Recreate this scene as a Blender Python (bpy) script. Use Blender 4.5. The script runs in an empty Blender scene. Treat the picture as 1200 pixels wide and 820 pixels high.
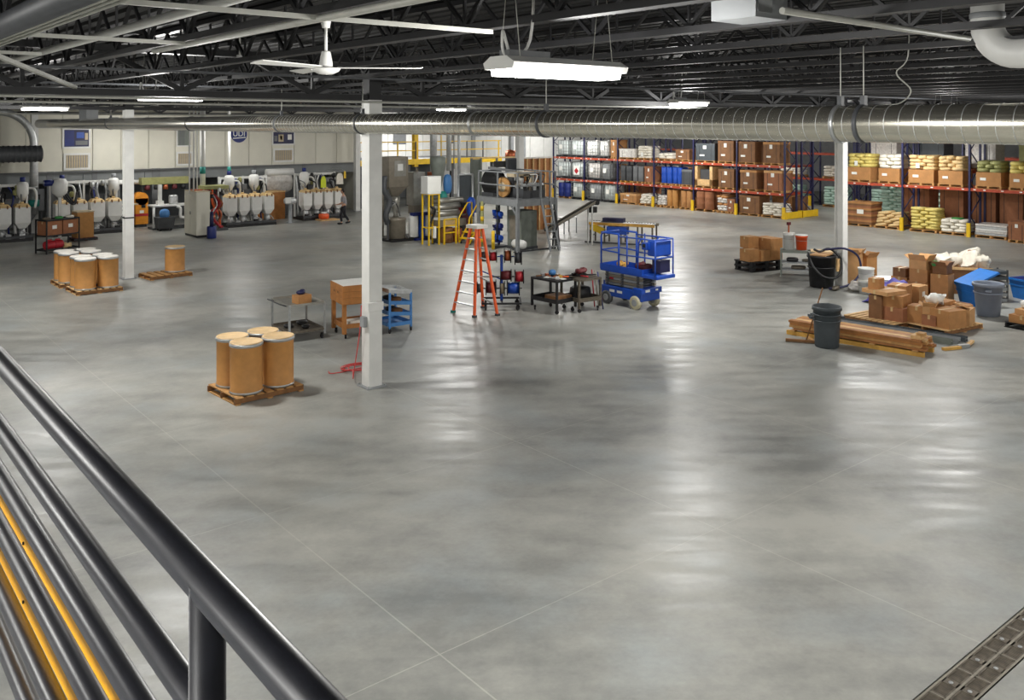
import bpy, bmesh, math, random
from mathutils import Vector, Matrix
random.seed(7)
PI = math.pi
scn = bpy.context.scene
COL = scn.collection

# ---------------------------------------------------------------- camera, light, exposure
EYE, FOC, HOR = 5.2, 1045.0, 145.0          # eye height (m), focal length and horizon row (px of the 1200x820 frame)
FX, FY = 0.6325, 0.7747                     # ground heading of the view: X runs right-away, Y left-away
cam_data = bpy.data.cameras.new('camera')
cam = bpy.data.objects.new('camera', cam_data)
COL.objects.link(cam)
cam.location = (0, 0, EYE)
cam.rotation_euler = (PI / 2, 0, -math.atan2(FX, FY))
cam_data.sensor_fit = 'HORIZONTAL'
cam_data.sensor_width = 36
cam_data.lens = 36 * FOC / 1200
cam_data.shift_y = -(410 - HOR) / 1200
cam_data.clip_start = 0.05
cam_data.clip_end = 300
scn.camera = cam
world = bpy.data.worlds.new('world')
scn.world = world
world.use_nodes = True
world.node_tree.nodes['Background'].inputs[0].default_value = (0.8, 0.85, 0.95, 1)
world.node_tree.nodes['Background'].inputs[1].default_value = 0.3
scn.view_settings.view_transform = 'Standard'
scn.view_settings.look = 'None'
scn.view_settings.gamma = 1
scn.view_settings.exposure = 0.0
scn.view_settings.use_curve_mapping = False
LAMP_POWER = 335.0                          # watts of one high-bay fixture
scn.cycles.max_bounces = 6
scn.cycles.diffuse_bounces = 4
scn.cycles.glossy_bounces = 3
scn.cycles.transmission_bounces = 4
scn.cycles.sample_clamp_indirect = 6
scn.cycles.caustics_reflective = False
scn.cycles.caustics_refractive = False

# ---------------------------------------------------------------- where a pixel of the photograph meets the building
def G(px, py, h=0.0):
    Z = (EYE - h) * FOC / (py - HOR); r = (px - 600) / FOC
    return (Z * (FX + FY * r), Z * (FY - FX * r))
def at(px, Z):
    r = (px - 600) / FOC
    return (Z * (FX + FY * r), Z * (FY - FX * r))
def onY(px, Y):
    r = (px - 600) / FOC
    return Y * (FX + FY * r) / (FY - FX * r)
def onX(px, X):
    r = (px - 600) / FOC
    return X * (FY - FX * r) / (FX + FY * r)
def zat(py, x, y):
    return EYE - (py - HOR) * (FX * x + FY * y) / FOC

# ---------------------------------------------------------------- materials
def lin(c):
    c /= 255.0
    return c / 12.92 if c <= 0.04045 else ((c + 0.055) / 1.055) ** 2.4
MT = {  # name: (r, g, b sRGB, roughness, metallic, noise scale, noise amount)
 'white_paint': (226, 226, 222, .45, 0, 3, .06), 'cream_panel': (220, 217, 202, .55, 0, 1.2, .05),
 'grey_paint': (150, 153, 155, .5, 0, 4, .08), 'dark_grey': (70, 72, 75, .5, 0, 4, .12), 'mid_grey': (112, 114, 116, .5, 0, 4, .1),
 'black': (24, 24, 26, .5, 0, 5, .2), 'black_gloss': (25, 26, 31, .38, 0, 30, .2), 'rubber': (28, 28, 29, .75, 0, 8, .2),
 'ceiling_black': (27, 27, 28, .75, 0, 2, .25), 'steel_black': (25, 25, 27, .55, 0, 6, .25),
 'galv': (196, 198, 198, .42, .55, 9, .12), 'conduit': (186, 186, 178, .45, .1, 9, .06), 'duct': (226, 222, 208, .17, .94, 5, .05),
 'steel': (178, 180, 180, .35, .7, 9, .1), 'stainless': (160, 158, 150, .38, .5, 6, .1),
 'card': (176, 126, 76, .8, 0, 5, .12), 'card_dark': (124, 86, 54, .8, 0, 5, .16), 'card_red': (150, 98, 66, .8, 0, 5, .14), 'card_light': (196, 150, 100, .8, 0, 5, .1),
 'fibre': (186, 132, 70, .62, 0, 6, .10), 'fibre_lid': (206, 176, 132, .6, 0, 6, .12), 'lid_white': (216, 212, 204, .5, 0, 6, .08),
 'wood': (186, 140, 84, .75, 0, 7, .22), 'wood_dark': (128, 88, 50, .75, 0, 7, .25), 'wood_pale': (212, 174, 122, .75, 0, 7, .18), 'wood_yellow': (206, 158, 74, .7, 0, 7, .15), 'ply': (160, 106, 58, .7, 0, 4, .18),
 'crate_wood': (170, 112, 56, .65, 0, 5, .18), 'tape': (196, 168, 120, .35, 0, 6, .06),
 'blue': (26, 74, 172, .4, 0, 5, .12), 'blue_dark': (24, 40, 110, .45, 0, 5, .12), 'blue_bin': (30, 110, 190, .45, 0, 5, .1), 'blue_cart': (72, 128, 188, .45, 0, 5, .1), 'navy': (32, 34, 74, .5, 0, 5, .12),
 'red': (170, 34, 44, .5, 0, 5, .12), 'maroon': (96, 30, 34, .55, 0, 5, .15), 'red_beam': (176, 70, 42, .5, 0, 4, .15), 'red_cable': (204, 74, 72, .5, 0, 8, .08),
 'orange': (238, 98, 44, .45, 0, 6, .1), 'orange_bucket': (240, 92, 44, .4, 0, 6, .05), 'yellow': (232, 190, 30, .5, 0, 5, .1), 'yellow_rail': (250, 178, 8, .5, 0, 12, .06), 'orange_machine': (226, 146, 40, .5, 0, 5, .1),
 'copper': (176, 96, 60, .4, .5, 8, .12), 'teal': (38, 138, 128, .5, 0, 5, .1), 'green': (60, 140, 70, .5, 0, 5, .1), 'lime': (214, 226, 46, .6, 0, 5, .08), 'olive': (150, 150, 96, .6, 0, 5, .15),
 'plastic_white': (232, 232, 228, .4, 0, 4, .04), 'tote_white': (206, 214, 212, .4, 0, 3, .08), 'film': (214, 210, 204, .3, 0, 10, .18), 'paper': (238, 238, 232, .7, 0, 4, .03),
 'bag_white': (226, 220, 206, .6, 0, 9, .12), 'bag_tan': (216, 186, 134, .65, 0, 9, .14), 'bag_yellow': (214, 196, 112, .6, 0, 9, .14), 'bag_teal': (186, 214, 200, .6, 0, 9, .14),
 'grey_bin': (124, 132, 146, .5, 0, 5, .06), 'can_grey': (66, 72, 76, .5, 0, 6, .1), 'grey_green': (116, 122, 114, .5, 0, 5, .1), 'tan_metal': (140, 132, 118, .42, .25, 6, .12),
 'skin': (206, 158, 130, .55, 0, 9, .05), 'hair': (38, 30, 26, .7, 0, 30, .2), 'shirt': (150, 148, 152, .8, 0, 9, .08), 'trousers': (36, 36, 42, .8, 0, 9, .1), 'shoe': (30, 28, 28, .6, 0, 9, .1),
 'purple': (74, 66, 150, .6, 0, 9, .2), 'iron': (104, 96, 84, .5, .4, 14, .3), 'iron_light': (150, 144, 130, .45, .5, 14, .2), 'screen': (40, 44, 48, .25, 0, 5, .05),
 'yellow_wheel': (196, 190, 160, .6, 0, 5, .1), 'soffit_grey': (128, 132, 132, .6, 0, 2, .08), 'bay_grey': (104, 108, 110, .7, 0, 2, .12), 'tan': (196, 180, 150, .6, 0, 5, .1), 'lattice_grey': (140, 143, 145, .5, .2, 5, .08),
}
_mats = {}
def mat(n):
    if n in _mats: return _mats[n]
    r, g, b, ro, me, ns, na = MT[n]
    m = bpy.data.materials.new(n); m.use_nodes = True
    nt = m.node_tree; bs = nt.nodes['Principled BSDF']
    c = (lin(r), lin(g), lin(b))
    tc = nt.nodes.new('ShaderNodeTexCoord'); nz = nt.nodes.new('ShaderNodeTexNoise')
    nz.inputs['Scale'].default_value = ns; nz.inputs['Detail'].default_value = 3
    nt.links.new(tc.outputs['Object'], nz.inputs['Vector'])
    rp = nt.nodes.new('ShaderNodeValToRGB')
    rp.color_ramp.elements[0].position = .3; rp.color_ramp.elements[1].position = .7
    rp.color_ramp.elements[0].color = tuple(v * (1 - na) for v in c) + (1,)
    rp.color_ramp.elements[1].color = tuple(min(1, v * (1 + na)) for v in c) + (1,)
    nt.links.new(nz.outputs['Fac'], rp.inputs['Fac']); nt.links.new(rp.outputs['Color'], bs.inputs['Base Color'])
    bs.inputs['Roughness'].default_value = ro; bs.inputs['Metallic'].default_value = me
    _mats[n] = m
    return m
def emit_mat(n, col, s):
    if n in _mats: return _mats[n]
    m = bpy.data.materials.new(n); m.use_nodes = True
    bs = m.node_tree.nodes['Principled BSDF']
    bs.inputs['Base Color'].default_value = (.8, .8, .8, 1)
    bs.inputs['Emission Color'].default_value = col + (1,); bs.inputs['Emission Strength'].default_value = s
    m.cycles.emission_sampling = 'NONE'
    _mats[n] = m
    return m
def fabric_mat(n, col, sx):      # ribbed metal deck, louvres and the like keep real geometry; this is for streaked floor only
    return mat(n)

def floor_material():
    m = bpy.data.materials.new('polished_concrete'); m.use_nodes = True
    nt = m.node_tree; N = nt.nodes.new; L = nt.links.new; bs = nt.nodes['Principled BSDF']
    tc = N('ShaderNodeTexCoord')
    def noise(scale, detail, vec=None, rough=.6):
        z = N('ShaderNodeTexNoise'); z.inputs['Scale'].default_value = scale; z.inputs['Detail'].default_value = detail
        z.inputs['Roughness'].default_value = rough; L(vec or tc.outputs['Object'], z.inputs['Vector']); return z
    def mth(op, a, b=None):
        q = N('ShaderNodeMath'); q.operation = op
        for i, v in enumerate((a, b)):
            if v is None: continue
            if isinstance(v, (int, float)): q.inputs[i].default_value = v
            else: L(v, q.inputs[i])
        return q.outputs[0]
    m0 = N('ShaderNodeMapping'); m0.inputs['Rotation'].default_value = (0, 0, .684); L(tc.outputs['Object'], m0.inputs['Vector'])
    mp = N('ShaderNodeMapping'); mp.inputs['Scale'].default_value = (.45, 2.2, 1); L(m0.outputs['Vector'], mp.inputs['Vector'])
    streak = noise(1.1, 8, mp.outputs['Vector'], .62); hue = noise(.55, 4)
    big = noise(.22, 5); mid = noise(1.1, 6, rough=.7); fine = noise(14, 4)
    s = mth('ADD', mth('MULTIPLY', big.outputs['Fac'], .5), mth('ADD', mth('MULTIPLY', mid.outputs['Fac'], .26), mth('ADD', mth('MULTIPLY', streak.outputs['Fac'], .18), mth('MULTIPLY', fine.outputs['Fac'], .06))))
    rp = N('ShaderNodeValToRGB')
    e = rp.color_ramp.elements
    e[0].position = .41; e[0].color = (lin(128), lin(129), lin(125), 1)
    e[1].position = .59; e[1].color = (lin(176), lin(175), lin(167), 1)
    L(s, rp.inputs['Fac'])
    sp = N('ShaderNodeSeparateXYZ'); L(tc.outputs['Object'], sp.inputs[0])
    def joint(sock, phase, period, w):
        f = mth('FRACT', mth('DIVIDE', mth('ADD', sock, -phase + period * 40 + period / 2), period))
        return mth('LESS_THAN', mth('ABSOLUTE', mth('SUBTRACT', f, .5)), w / period)
    j = mth('MAXIMUM', joint(sp.outputs['X'], 4.98, 4.31, .009), joint(sp.outputs['Y'], 7.22, 4.05, .007))
    j = mth('MULTIPLY', j, mth('MULTIPLY', mid.outputs['Fac'], .75))
    mx = N('ShaderNodeMix'); mx.data_type = 'RGBA'
    L(j, mx.inputs['Factor']); L(rp.outputs['Color'], mx.inputs['A']); mx.inputs['B'].default_value = (lin(196), lin(194), lin(184), 1)
    hr = N('ShaderNodeMapRange'); hr.inputs['From Min'].default_value = .5; hr.inputs['From Max'].default_value = .68; hr.inputs['To Max'].default_value = .9
    L(hue.outputs['Fac'], hr.inputs['Value'])
    m2 = N('ShaderNodeMix'); m2.data_type = 'RGBA'; m2.blend_type = 'MULTIPLY'
    L(hr.outputs['Result'], m2.inputs['Factor']); L(mx.outputs['Result'], m2.inputs['A']); m2.inputs['B'].default_value = (.84, .90, .97, 1)
    L(m2.outputs['Result'], bs.inputs['Base Color'])
    ro = N('ShaderNodeMapRange'); ro.inputs['From Min'].default_value = .35; ro.inputs['From Max'].default_value = .65
    ro.inputs['To Min'].default_value = .30; ro.inputs['To Max'].default_value = .5
    L(streak.outputs['Fac'], ro.inputs['Value']); L(ro.outputs['Result'], bs.inputs['Roughness'])
    bp = N('ShaderNodeBump'); bp.inputs['Strength'].default_value = .025; bp.inputs['Distance'].default_value = .02
    L(streak.outputs['Fac'], bp.inputs['Height']); L(bp.outputs['Normal'], bs.inputs['Normal'])
    bs.inputs['Specular IOR Level'].default_value = .32
    return m

# ---------------------------------------------------------------- mesh helpers
class MB:
    def __init__(s): s.v = []; s.f = []; s.sm = []
    def add(s, vs, fs, smooth=False):
        o = len(s.v); s.v += [tuple(v) for v in vs]
        for f in fs: s.f.append(tuple(i + o for i in f)); s.sm.append(smooth)
        return s
    def box(s, c, d, rz=0, rx=0, ry=0):
        hx, hy, hz = d[0] / 2, d[1] / 2, d[2] / 2
        vs = [Vector((x, y, z)) for z in (-hz, hz) for x, y in ((-hx, -hy), (hx, -hy), (hx, hy), (-hx, hy))]
        if rz or rx or ry:
            R = Matrix.Rotation(rz, 3, 'Z') @ Matrix.Rotation(ry, 3, 'Y') @ Matrix.Rotation(rx, 3, 'X')
            vs = [R @ v for v in vs]
        c = Vector(c)
        return s.add([v + c for v in vs], [(3, 2, 1, 0), (4, 5, 6, 7), (0, 1, 5, 4), (1, 2, 6, 5), (2, 3, 7, 6), (3, 0, 4, 7)])
    def bar(s, p, q, w, h=None):                     # square bar from p to q
        h = h or w; p = Vector(p); q = Vector(q); d = (q - p)
        z = d.normalized(); up = Vector((0, 0, 1)) if abs(z.z) < .95 else Vector((1, 0, 0))
        x = z.cross(up).normalized(); y = x.cross(z)
        vs = [b + x * (i * w / 2) + y * (j * h / 2) for b in (p, q) for i, j in ((-1, -1), (1, -1), (1, 1), (-1, 1))]
        return s.add(vs, [(3, 2, 1, 0), (4, 5, 6, 7), (0, 1, 5, 4), (1, 2, 6, 5), (2, 3, 7, 6), (3, 0, 4, 7)])
    def tube(s, pts, r, n=8, caps=True, closed=False):
        pts = [Vector(p) for p in pts]; k = len(pts); rs = r if isinstance(r, (list, tuple)) else [r] * k
        vs = []; px = None
        for i, p in enumerate(pts):
            if closed: t = pts[(i + 1) % k] - pts[i - 1]
            else: t = pts[min(i + 1, k - 1)] - pts[max(i - 1, 0)]
            t.normalize()
            if px is None:
                up = Vector((0, 0, 1)) if abs(t.z) < .9 else Vector((1, 0, 0)); px = t.cross(up).normalized()
            else:
                px = (px - t * px.dot(t)).normalized()
            py = t.cross(px)
            vs += [p + (px * math.cos(2 * PI * a / n) + py * math.sin(2 * PI * a / n)) * rs[i] for a in range(n)]
        fs = []
        for i in range(k if closed else k - 1):
            for a in range(n):
                b = (a + 1) % n; j = (i + 1) % k
                fs.append((i * n + a, j * n + a, j * n + b, i * n + b)[::-1])
        s.add(vs, fs, True)
        if caps and not closed:
            o = len(s.v) - k * n
            s.f.append(tuple(o + a for a in range(n))); s.sm.append(False)
            s.f.append(tuple(o + (k - 1) * n + a for a in reversed(range(n)))); s.sm.append(False)
        return s
    def lathe(s, prof, c=(0, 0, 0), n=20, axis='Z', smooth=True, sx=1, sy=1):
        vs = []
        for r, z in prof:
            for a in range(n):
                x, y = r * math.cos(2 * PI * a / n) * sx, r * math.sin(2 * PI * a / n) * sy
                vs.append({'Z': (x, y, z), 'Y': (x, z, -y), 'X': (z, x, y)}[axis])
        vs = [(v[0] + c[0], v[1] + c[1], v[2] + c[2]) for v in vs]
        fs = [(i * n + a, i * n + (a + 1) % n, (i + 1) * n + (a + 1) % n, (i + 1) * n + a) for i in range(len(prof) - 1) for a in range(n)]
        s.add(vs, fs, smooth)
        o = len(s.v) - len(vs)
        if prof[0][0] > 1e-6: s.f.append(tuple(o + a for a in reversed(range(n)))); s.sm.append(False)
        if prof[-1][0] > 1e-6: s.f.append(tuple(o + (len(prof) - 1) * n + a for a in range(n))); s.sm.append(False)
        return s
    def prism(s, poly, z0, z1, axis='Z'):
        k = len(poly)
        def P(a, b, z): return {'Z': (a, b, z), 'Y': (a, z, b), 'X': (z, a, b)}[axis]
        vs = [P(a, b, z0) for a, b in poly] + [P(a, b, z1) for a, b in poly]
        fs = [tuple(reversed(range(k))), tuple(range(k, 2 * k))] + [(i, (i + 1) % k, k + (i + 1) % k, k + i) for i in range(k)]
        return s.add(vs, fs)
    def frustum(s, c, d0, d1, h):                    # box whose top size differs from its bottom size
        hx, hy, tx, ty = d0[0] / 2, d0[1] / 2, d1[0] / 2, d1[1] / 2; x, y, z = c
        vs = [(x - hx, y - hy, z), (x + hx, y - hy, z), (x + hx, y + hy, z), (x - hx, y + hy, z), (x - tx, y - ty, z + h), (x + tx, y - ty, z + h), (x + tx, y + ty, z + h), (x - tx, y + ty, z + h)]
        return s.add(vs, [(3, 2, 1, 0), (4, 5, 6, 7), (0, 1, 5, 4), (1, 2, 6, 5), (2, 3, 7, 6), (3, 0, 4, 7)])
    def pillow(s, c, d, rz=0, n=10, m=6, p=.55, tilt=0):
        vs = []; R = Matrix.Rotation(rz, 3, 'Z') @ Matrix.Rotation(tilt, 3, 'X')
        f = lambda v: math.copysign(abs(v) ** p, v)
        for i in range(m + 1):
            ph = -PI / 2 + PI * i / m
            for a in range(n):
                th = 2 * PI * a / n
                vs.append(R @ Vector((d[0] / 2 * f(math.cos(ph)) * f(math.cos(th)), d[1] / 2 * f(math.cos(ph)) * f(math.sin(th)), d[2] / 2 * f(math.sin(ph)))) + Vector(c))
        fs = [(i * n + a, i * n + (a + 1) % n, (i + 1) * n + (a + 1) % n, (i + 1) * n + a) for i in range(m) for a in range(n)]
        return s.add(vs, fs, True)
    def crumple(s, a, f=7.0, seed=0):                # push the vertices about so that cloth and film do not read as smooth eggs
        from mathutils import noise as _n
        s.v = [tuple(Vector(v) + Vector((_n.noise(Vector(v) * f + Vector((seed, k * 7, 0))) for k in range(3))) * a) for v in s.v]
        z0 = min(v[2] for v in s.v); s.v = [(v[0], v[1], v[2] - z0) for v in s.v]
        return s
    def mesh(s, name, m):
        me = bpy.data.meshes.new(name); me.from_pydata(s.v, [], s.f)
        me.polygons.foreach_set('use_smooth', s.sm)
        if isinstance(m, str): m = mat(m)
        me.materials.append(m)
        bm = bmesh.new(); bm.from_mesh(me); bmesh.ops.recalc_face_normals(bm, faces=bm.faces); bm.to_mesh(me); bm.free()
        me.update(); return me
    def obj(s, name, m, parent=None, loc=(0, 0, 0), rz=0):
        return link(name, s.mesh(name, m), parent, loc, rz)
def link(name, me, parent=None, loc=(0, 0, 0), rz=0, rot=None):
    o = bpy.data.objects.new(name, me); COL.objects.link(o)
    if parent is not None: o.parent = parent
    o.location = loc; o.rotation_euler = rot if rot else (0, 0, rz)
    return o
_bx = {}
def boxp(parent, name, m, c, d, rz=0, rot=None):      # a box part; alike boxes share one mesh
    k = (m, tuple(round(v, 3) for v in d))
    if k not in _bx: _bx[k] = MB().box((0, 0, 0), d).mesh(name, m)
    return link(name, _bx[k], parent, c, rz, rot)
_cl = {}
def cylp(parent, name, m, p, r, h, n=12, rot=None):   # an upright cylinder part, base at p
    k = (m, round(r, 3), round(h, 3), n)
    if k not in _cl: _cl[k] = MB().lathe([(r, 0), (r, h)], n=n).mesh(name, m)
    return link(name, _cl[k], parent, p, 0, rot)
def tag(o, label, cat, group=None, kind=None):
    o['label'] = label; o['category'] = cat
    if group: o['group'] = group
    if kind: o['kind'] = kind
    return o
def thing(name, label, cat, loc, rz=0, group=None, kind=None):
    o = bpy.data.objects.new(name, None); COL.objects.link(o)
    o.empty_display_size = .2
    if len(loc) == 2: loc = (loc[0], loc[1], 0)
    o.location = loc; o.rotation_euler = (0, 0, rz)
    return tag(o, label, cat, group, kind)
def kids(o): return [c for c in bpy.data.objects if c.parent == o]
def dup(root, loc, rz=0, label=None, ks=None):        # copy of a thing, its parts and their sub-parts
    r = root.copy(); COL.objects.link(r); r.location = loc if len(loc) == 3 else (loc[0], loc[1], 0); r.rotation_euler = (0, 0, rz)
    if label: r['label'] = label
    for ch in root.children:
        c = ch.copy(); COL.objects.link(c); c.parent = r
        for g in ch.children:
            d = g.copy(); COL.objects.link(d); d.parent = c
    return r
def struct(o): o['kind'] = 'structure'; return o
def arc(c, r, a0, a1, n, plane='XZ'):
    out = []
    for i in range(n + 1):
        a = a0 + (a1 - a0) * i / n; u, v = r * math.cos(a), r * math.sin(a)
        out.append({'XZ': (c[0] + u, c[1], c[2] + v), 'YZ': (c[0], c[1] + u, c[2] + v), 'XY': (c[0] + u, c[1] + v, c[2])}[plane])
    return out
def smooth_path(pts, n=6):                            # Catmull-Rom through pts
    P = [Vector(p) for p in pts]; P = [P[0] * 2 - P[1]] + P + [P[-1] * 2 - P[-2]]; out = []
    for i in range(1, len(P) - 2):
        for k in range(n):
            t = k / n; a, b, c, d = P[i - 1:i + 3]
            out.append(.5 * ((2 * b) + (c - a) * t + (2 * a - 5 * b + 4 * c - d) * t * t + (3 * b - a - 3 * c + d) * t ** 3))
    out.append(P[-2]); return out

# ================================================================ THE SETTING
floor_m = floor_material()
XA, XB, YA, YB = -13.0, 62.0, -13.0, 54.0
DY0, DY1, DX0, DX1 = 3.58, 3.94, 4.8, 13.6             # trench drain
mb = MB()
def quad(x0, y0, x1, y1, z=0): mb.add([(x0, y0, z), (x1, y0, z), (x1, y1, z), (x0, y1, z)], [(0, 1, 2, 3)])
quad(XA, YA, XB, DY0); quad(XA, DY1, XB, YB); quad(XA, DY0, DX0, DY1); quad(DX1, DY0, XB, DY1)
floor = struct(mb.obj('floor', floor_m))
ch = MB()
ch.box(((DX0 + DX1) / 2, (DY0 + DY1) / 2, -.16), (DX1 - DX0, DY1 - DY0, .02))
ch.box(((DX0 + DX1) / 2, DY0 - .006, -.085), (DX1 - DX0, .012, .17)); ch.box(((DX0 + DX1) / 2, DY1 + .006, -.085), (DX1 - DX0, .012, .17))
ch.obj('drain_channel', 'black', floor)
fr = MB()
for y in (DY0 + .012, DY1 - .012, (DY0 + DY1) / 2): fr.box(((DX0 + DX1) / 2, y, -.006), (DX1 - DX0, .022, .016))
fr.obj('drain_frame', 'iron_light', floor)
gm = MB(); GL, GW = .535, .146
gm.box((0, -GW / 2 + .008, 0), (GL, .016, .02)); gm.box((0, GW / 2 - .008, 0), (GL, .016, .02))
gm.box((-GL / 2 + .01, 0, 0), (.02, GW, .02)); gm.box((GL / 2 - .01, 0, 0), (.02, GW, .02)); gm.box((0, 0, 0), (.09, GW, .02))
for i in range(22):
    x = -GL / 2 + .03 + i * (GL - .06) / 21
    gm.box((x, 0, -.002), (.012, GW, .016))
gme = gm.mesh('drain_grate', 'iron'); bolt = MB().lathe([(.022, 0), (.022, .006), (.012, .012)], n=8).mesh('bolt', 'steel')
sep = MB().box((0, 0, 0), (.012, GW, .022)).mesh('drain_bar', 'iron_light')
x = DX0 + .285
while x < DX1 - .26:
    for y in ((DY0 + DY1) / 2 - .0855, (DY0 + DY1) / 2 + .0855):
        g = link('drain_grate', gme, floor, (x, y, -.01)); link('bolt', bolt, g, (0, 0, .008))
        link('drain_bar', sep, floor, (x + .277, y, -.008))
    x += .555

# walls
WY = 47.9                                              # face of the left wall
def wallbox(name, m, c, d): return struct(MB().box(c, d).obj(name, m))
wl = wallbox('wall_left', 'bay_grey', ((XA + 27) / 2, 51.55, 3.3), (27 - XA, .1, 6.6))   # back of the bays
up = MB(); up.box(((XA + 27) / 2, WY + .2, 4.75), (27 - XA, .12, 3.9)); up.obj('upper_wall', 'cream_panel', wl)
x = -12.5; pm = MB().box((0, 0, 0), (1.33, .06, 3.0)).mesh('wall_panel', 'cream_panel'); pt = MB().box((0, 0, 0), (1.33, .06, .84)).mesh('wall_panel', 'cream_panel')
x = 14.7 - 1.36 * 19
while x + 1.36 < 27:
    link('wall_panel', pm, wl, (x + .68, WY + .05, 4.37)); link('wall_panel', pt, wl, (x + .68, WY + .05, 6.31)); x += 1.36
boxp(wl, 'soffit_beam', 'soffit_grey', ((XA + 27) / 2, WY + .22, 2.55), (27 - XA, .3, .52))
boxp(wl, 'soffit_shade_line', 'mid_grey', ((XA + 27) / 2, WY - .02, 2.83), (27 - XA, .2, .05))  # grey strip standing in for the shadow line above the soffit beam
boxp(wl, 'bay_ceiling', 'bay_grey', ((XA + 27) / 2, 49.9, 2.9), (27 - XA, 3.3, .1))
for px, w in ((182, .42), (355, .2), (58, .3), (110, .25), (298, .16)):
    boxp(wl, 'wall_post', 'mid_grey', (onY(px, WY + .2), WY + .2, 1.45), (w, .3, 2.9))
boxp(wl, 'end_wall', 'cream_panel', (27.0, 49.8, 3.3), (.14, 3.9, 6.6))
wb = wallbox('wall_back', 'white_paint', ((27 + XB) / 2, YB + .05, 3.3), (XB - 27, .1, 6.6))
for k in range(24):
    boxp(wb, 'wall_panel', 'white_paint', (27.75 + k * 1.45, YB - .03, 3.3), (1.41, .07, 6.6))
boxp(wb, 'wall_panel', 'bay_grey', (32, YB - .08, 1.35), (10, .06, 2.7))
for px in (464, 471, 527):                            # dark openings in the wall behind the mezzanine
    boxp(wb, 'louvre', 'mid_grey', (onY(px, YB), YB - .09, 4.2), (.55, .05, .9))
for px in (553, 598, 612):
    boxp(wb, 'pilaster', 'grey_paint', (onY(px, YB), YB - .16, 3.3), (.3, .2, 6.6))
wallbox('wall_right', 'grey_paint', (XB + .05, (YA + YB) / 2, 3.3), (.1, YB - YA, 6.6))
wallbox('wall_near_right', 'white_paint', ((XA + XB) / 2, YA - .05, 3.3), (XB - XA, .1, 6.6))
wallbox('wall_near_left', 'white_paint', (XA - .05, (YA + YB) / 2, 3.3), (.1, YB - YA, 6.6))

# signs, louvres and the round emblem on the left wall
def poster(px0, px1, y0, y1, label, cols):
    x0, x1 = onY(px0, WY), onY(px1, WY); z1, z0 = zat(y0, x0, WY), zat(y1, x0, WY)
    t = thing('framed_sign', label, 'sign', ((x0 + x1) / 2, WY - .012, z0)); w, h = x1 - x0, z1 - z0
    boxp(t, 'backing', 'navy', (0, 0, h / 2), (w, .03, h))
    fr = MB()
    for s in (-1, 1): fr.box((s * (w / 2 + .04), -.005, h / 2), (.08, .05, h + .16)); fr.box((0, -.005, h / 2 + s * (h / 2 + .04)), (w, .05, .08))
    fr.obj('frame', 'white_paint', t)
    for (m, a, b, c, d) in cols: boxp(t, 'print_field', m, ((a + b) / 2 * w - w / 2, -.018, (c + d) / 2 * h), ((b - a) * w, .008, (d - c) * h))
poster(75, 104, 152, 172, 'wide dark blue framed sign high on the cream wall, nearest to the grey dome pipe', [('blue_dark', .02, .4, .05, .95), ('mid_grey', .46, .95, .1, .35), ('blue', .5, .8, .5, .85), ('tan', .84, .96, .4, .8)])
poster(320, 344, 153, 168.5, 'dark blue framed sign with a round pale picture above the vent by the vest rack', [('tan', .25, .5, .15, .7), ('copper', .33, .43, .3, .6), ('paper', .7, .9, .3, .7), ('mid_grey', .05, .2, .2, .6)])
def louvre(px0, px1, y0, y1, label):
    x0, x1 = onY(px0, WY), onY(px1, WY); z1, z0 = zat(y0, x0, WY), zat(y1, x0, WY); w, h = x1 - x0, z1 - z0
    t = thing('wall_vent', label, 'vent', ((x0 + x1) / 2, WY - .01, z0))
    boxp(t, 'backing', 'grey_paint', (0, .01, h / 2), (w, .03, h))
    fr = MB()
    for s in (-1, 1): fr.box((s * (w / 2 + .05), 0, h / 2), (.1, .06, h + .2)); fr.box((0, 0, h / 2 + s * (h / 2 + .05)), (w, .06, .1))
    fr.obj('frame', 'white_paint', t)
    n = 9
    for i in range(n): boxp(t, 'slat', 'tan', ((i + .5) / n * w - w / 2, -.02, h / 2), (w / n * .62, .02, h))
louvre(77, 103, 182, 197, 'slatted beige wall vent directly under the wide blue framed sign')
louvre(208.5, 224, 180, 192, 'slatted wall vent behind the white riser pipes of the tall cabinet')
louvre(322, 342, 176, 188, 'slatted wall vent under the sign with the round picture')
x0, x1 = onY(208, WY), onY(223, WY)
t = thing('wall_window', 'small grey interior window with a bright reflection above the vent behind the riser pipes', 'window', ((x0 + x1) / 2, WY - .01, 4.1))
boxp(t, 'pane', 'grey_green', (0, 0, .4), (x1 - x0, .03, .9)); boxp(t, 'frame', 'white_paint', (-(x1 - x0) / 2 - .03, 0, .4), (.06, .05, .96)); boxp(t, 'frame', 'white_paint', (0, 0, -.08), (x1 - x0 + .1, .05, .06))
for k in (.2, .35, .5): boxp(t, 'bar', 'mid_grey', (k * (x1 - x0) - (x1 - x0) / 2, -.03, .4), (.04, .02, .9))
ex = (onY(271, WY) + onY(288, WY)) / 2
t = thing('round_emblem', 'round dark blue wall emblem with white letters, half hidden by the long duct', 'sign', (ex, WY - .02, 4.62))
MB().lathe([(.50, -.03), (.50, .0)], axis='Y', n=40).obj('rim', 'lid_white', t)
MB().lathe([(.46, -.045), (.46, -.03)], axis='Y', n=40).obj('disc', 'blue_dark', t)
fc = bpy.data.curves.new('lettering', 'FONT'); fc.body = 'UDI'; fc.size = .42; fc.extrude = .006; fc.align_x = 'CENTER'; fc.align_y = 'CENTER'
fc.materials.append(mat('paper'))
fo = link('lettering', fc)
me = bpy.data.meshes.new_from_object(fo.evaluated_get(bpy.context.evaluated_depsgraph_get())); bpy.data.objects.remove(fo)
link('lettering', me, t, (0, -.052, .02), rot=(PI / 2, 0, 0))
MB().box((.02, -.05, -.2), (.72, .01, .05), ry=-.06).obj('underline', 'paper', t)

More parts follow.
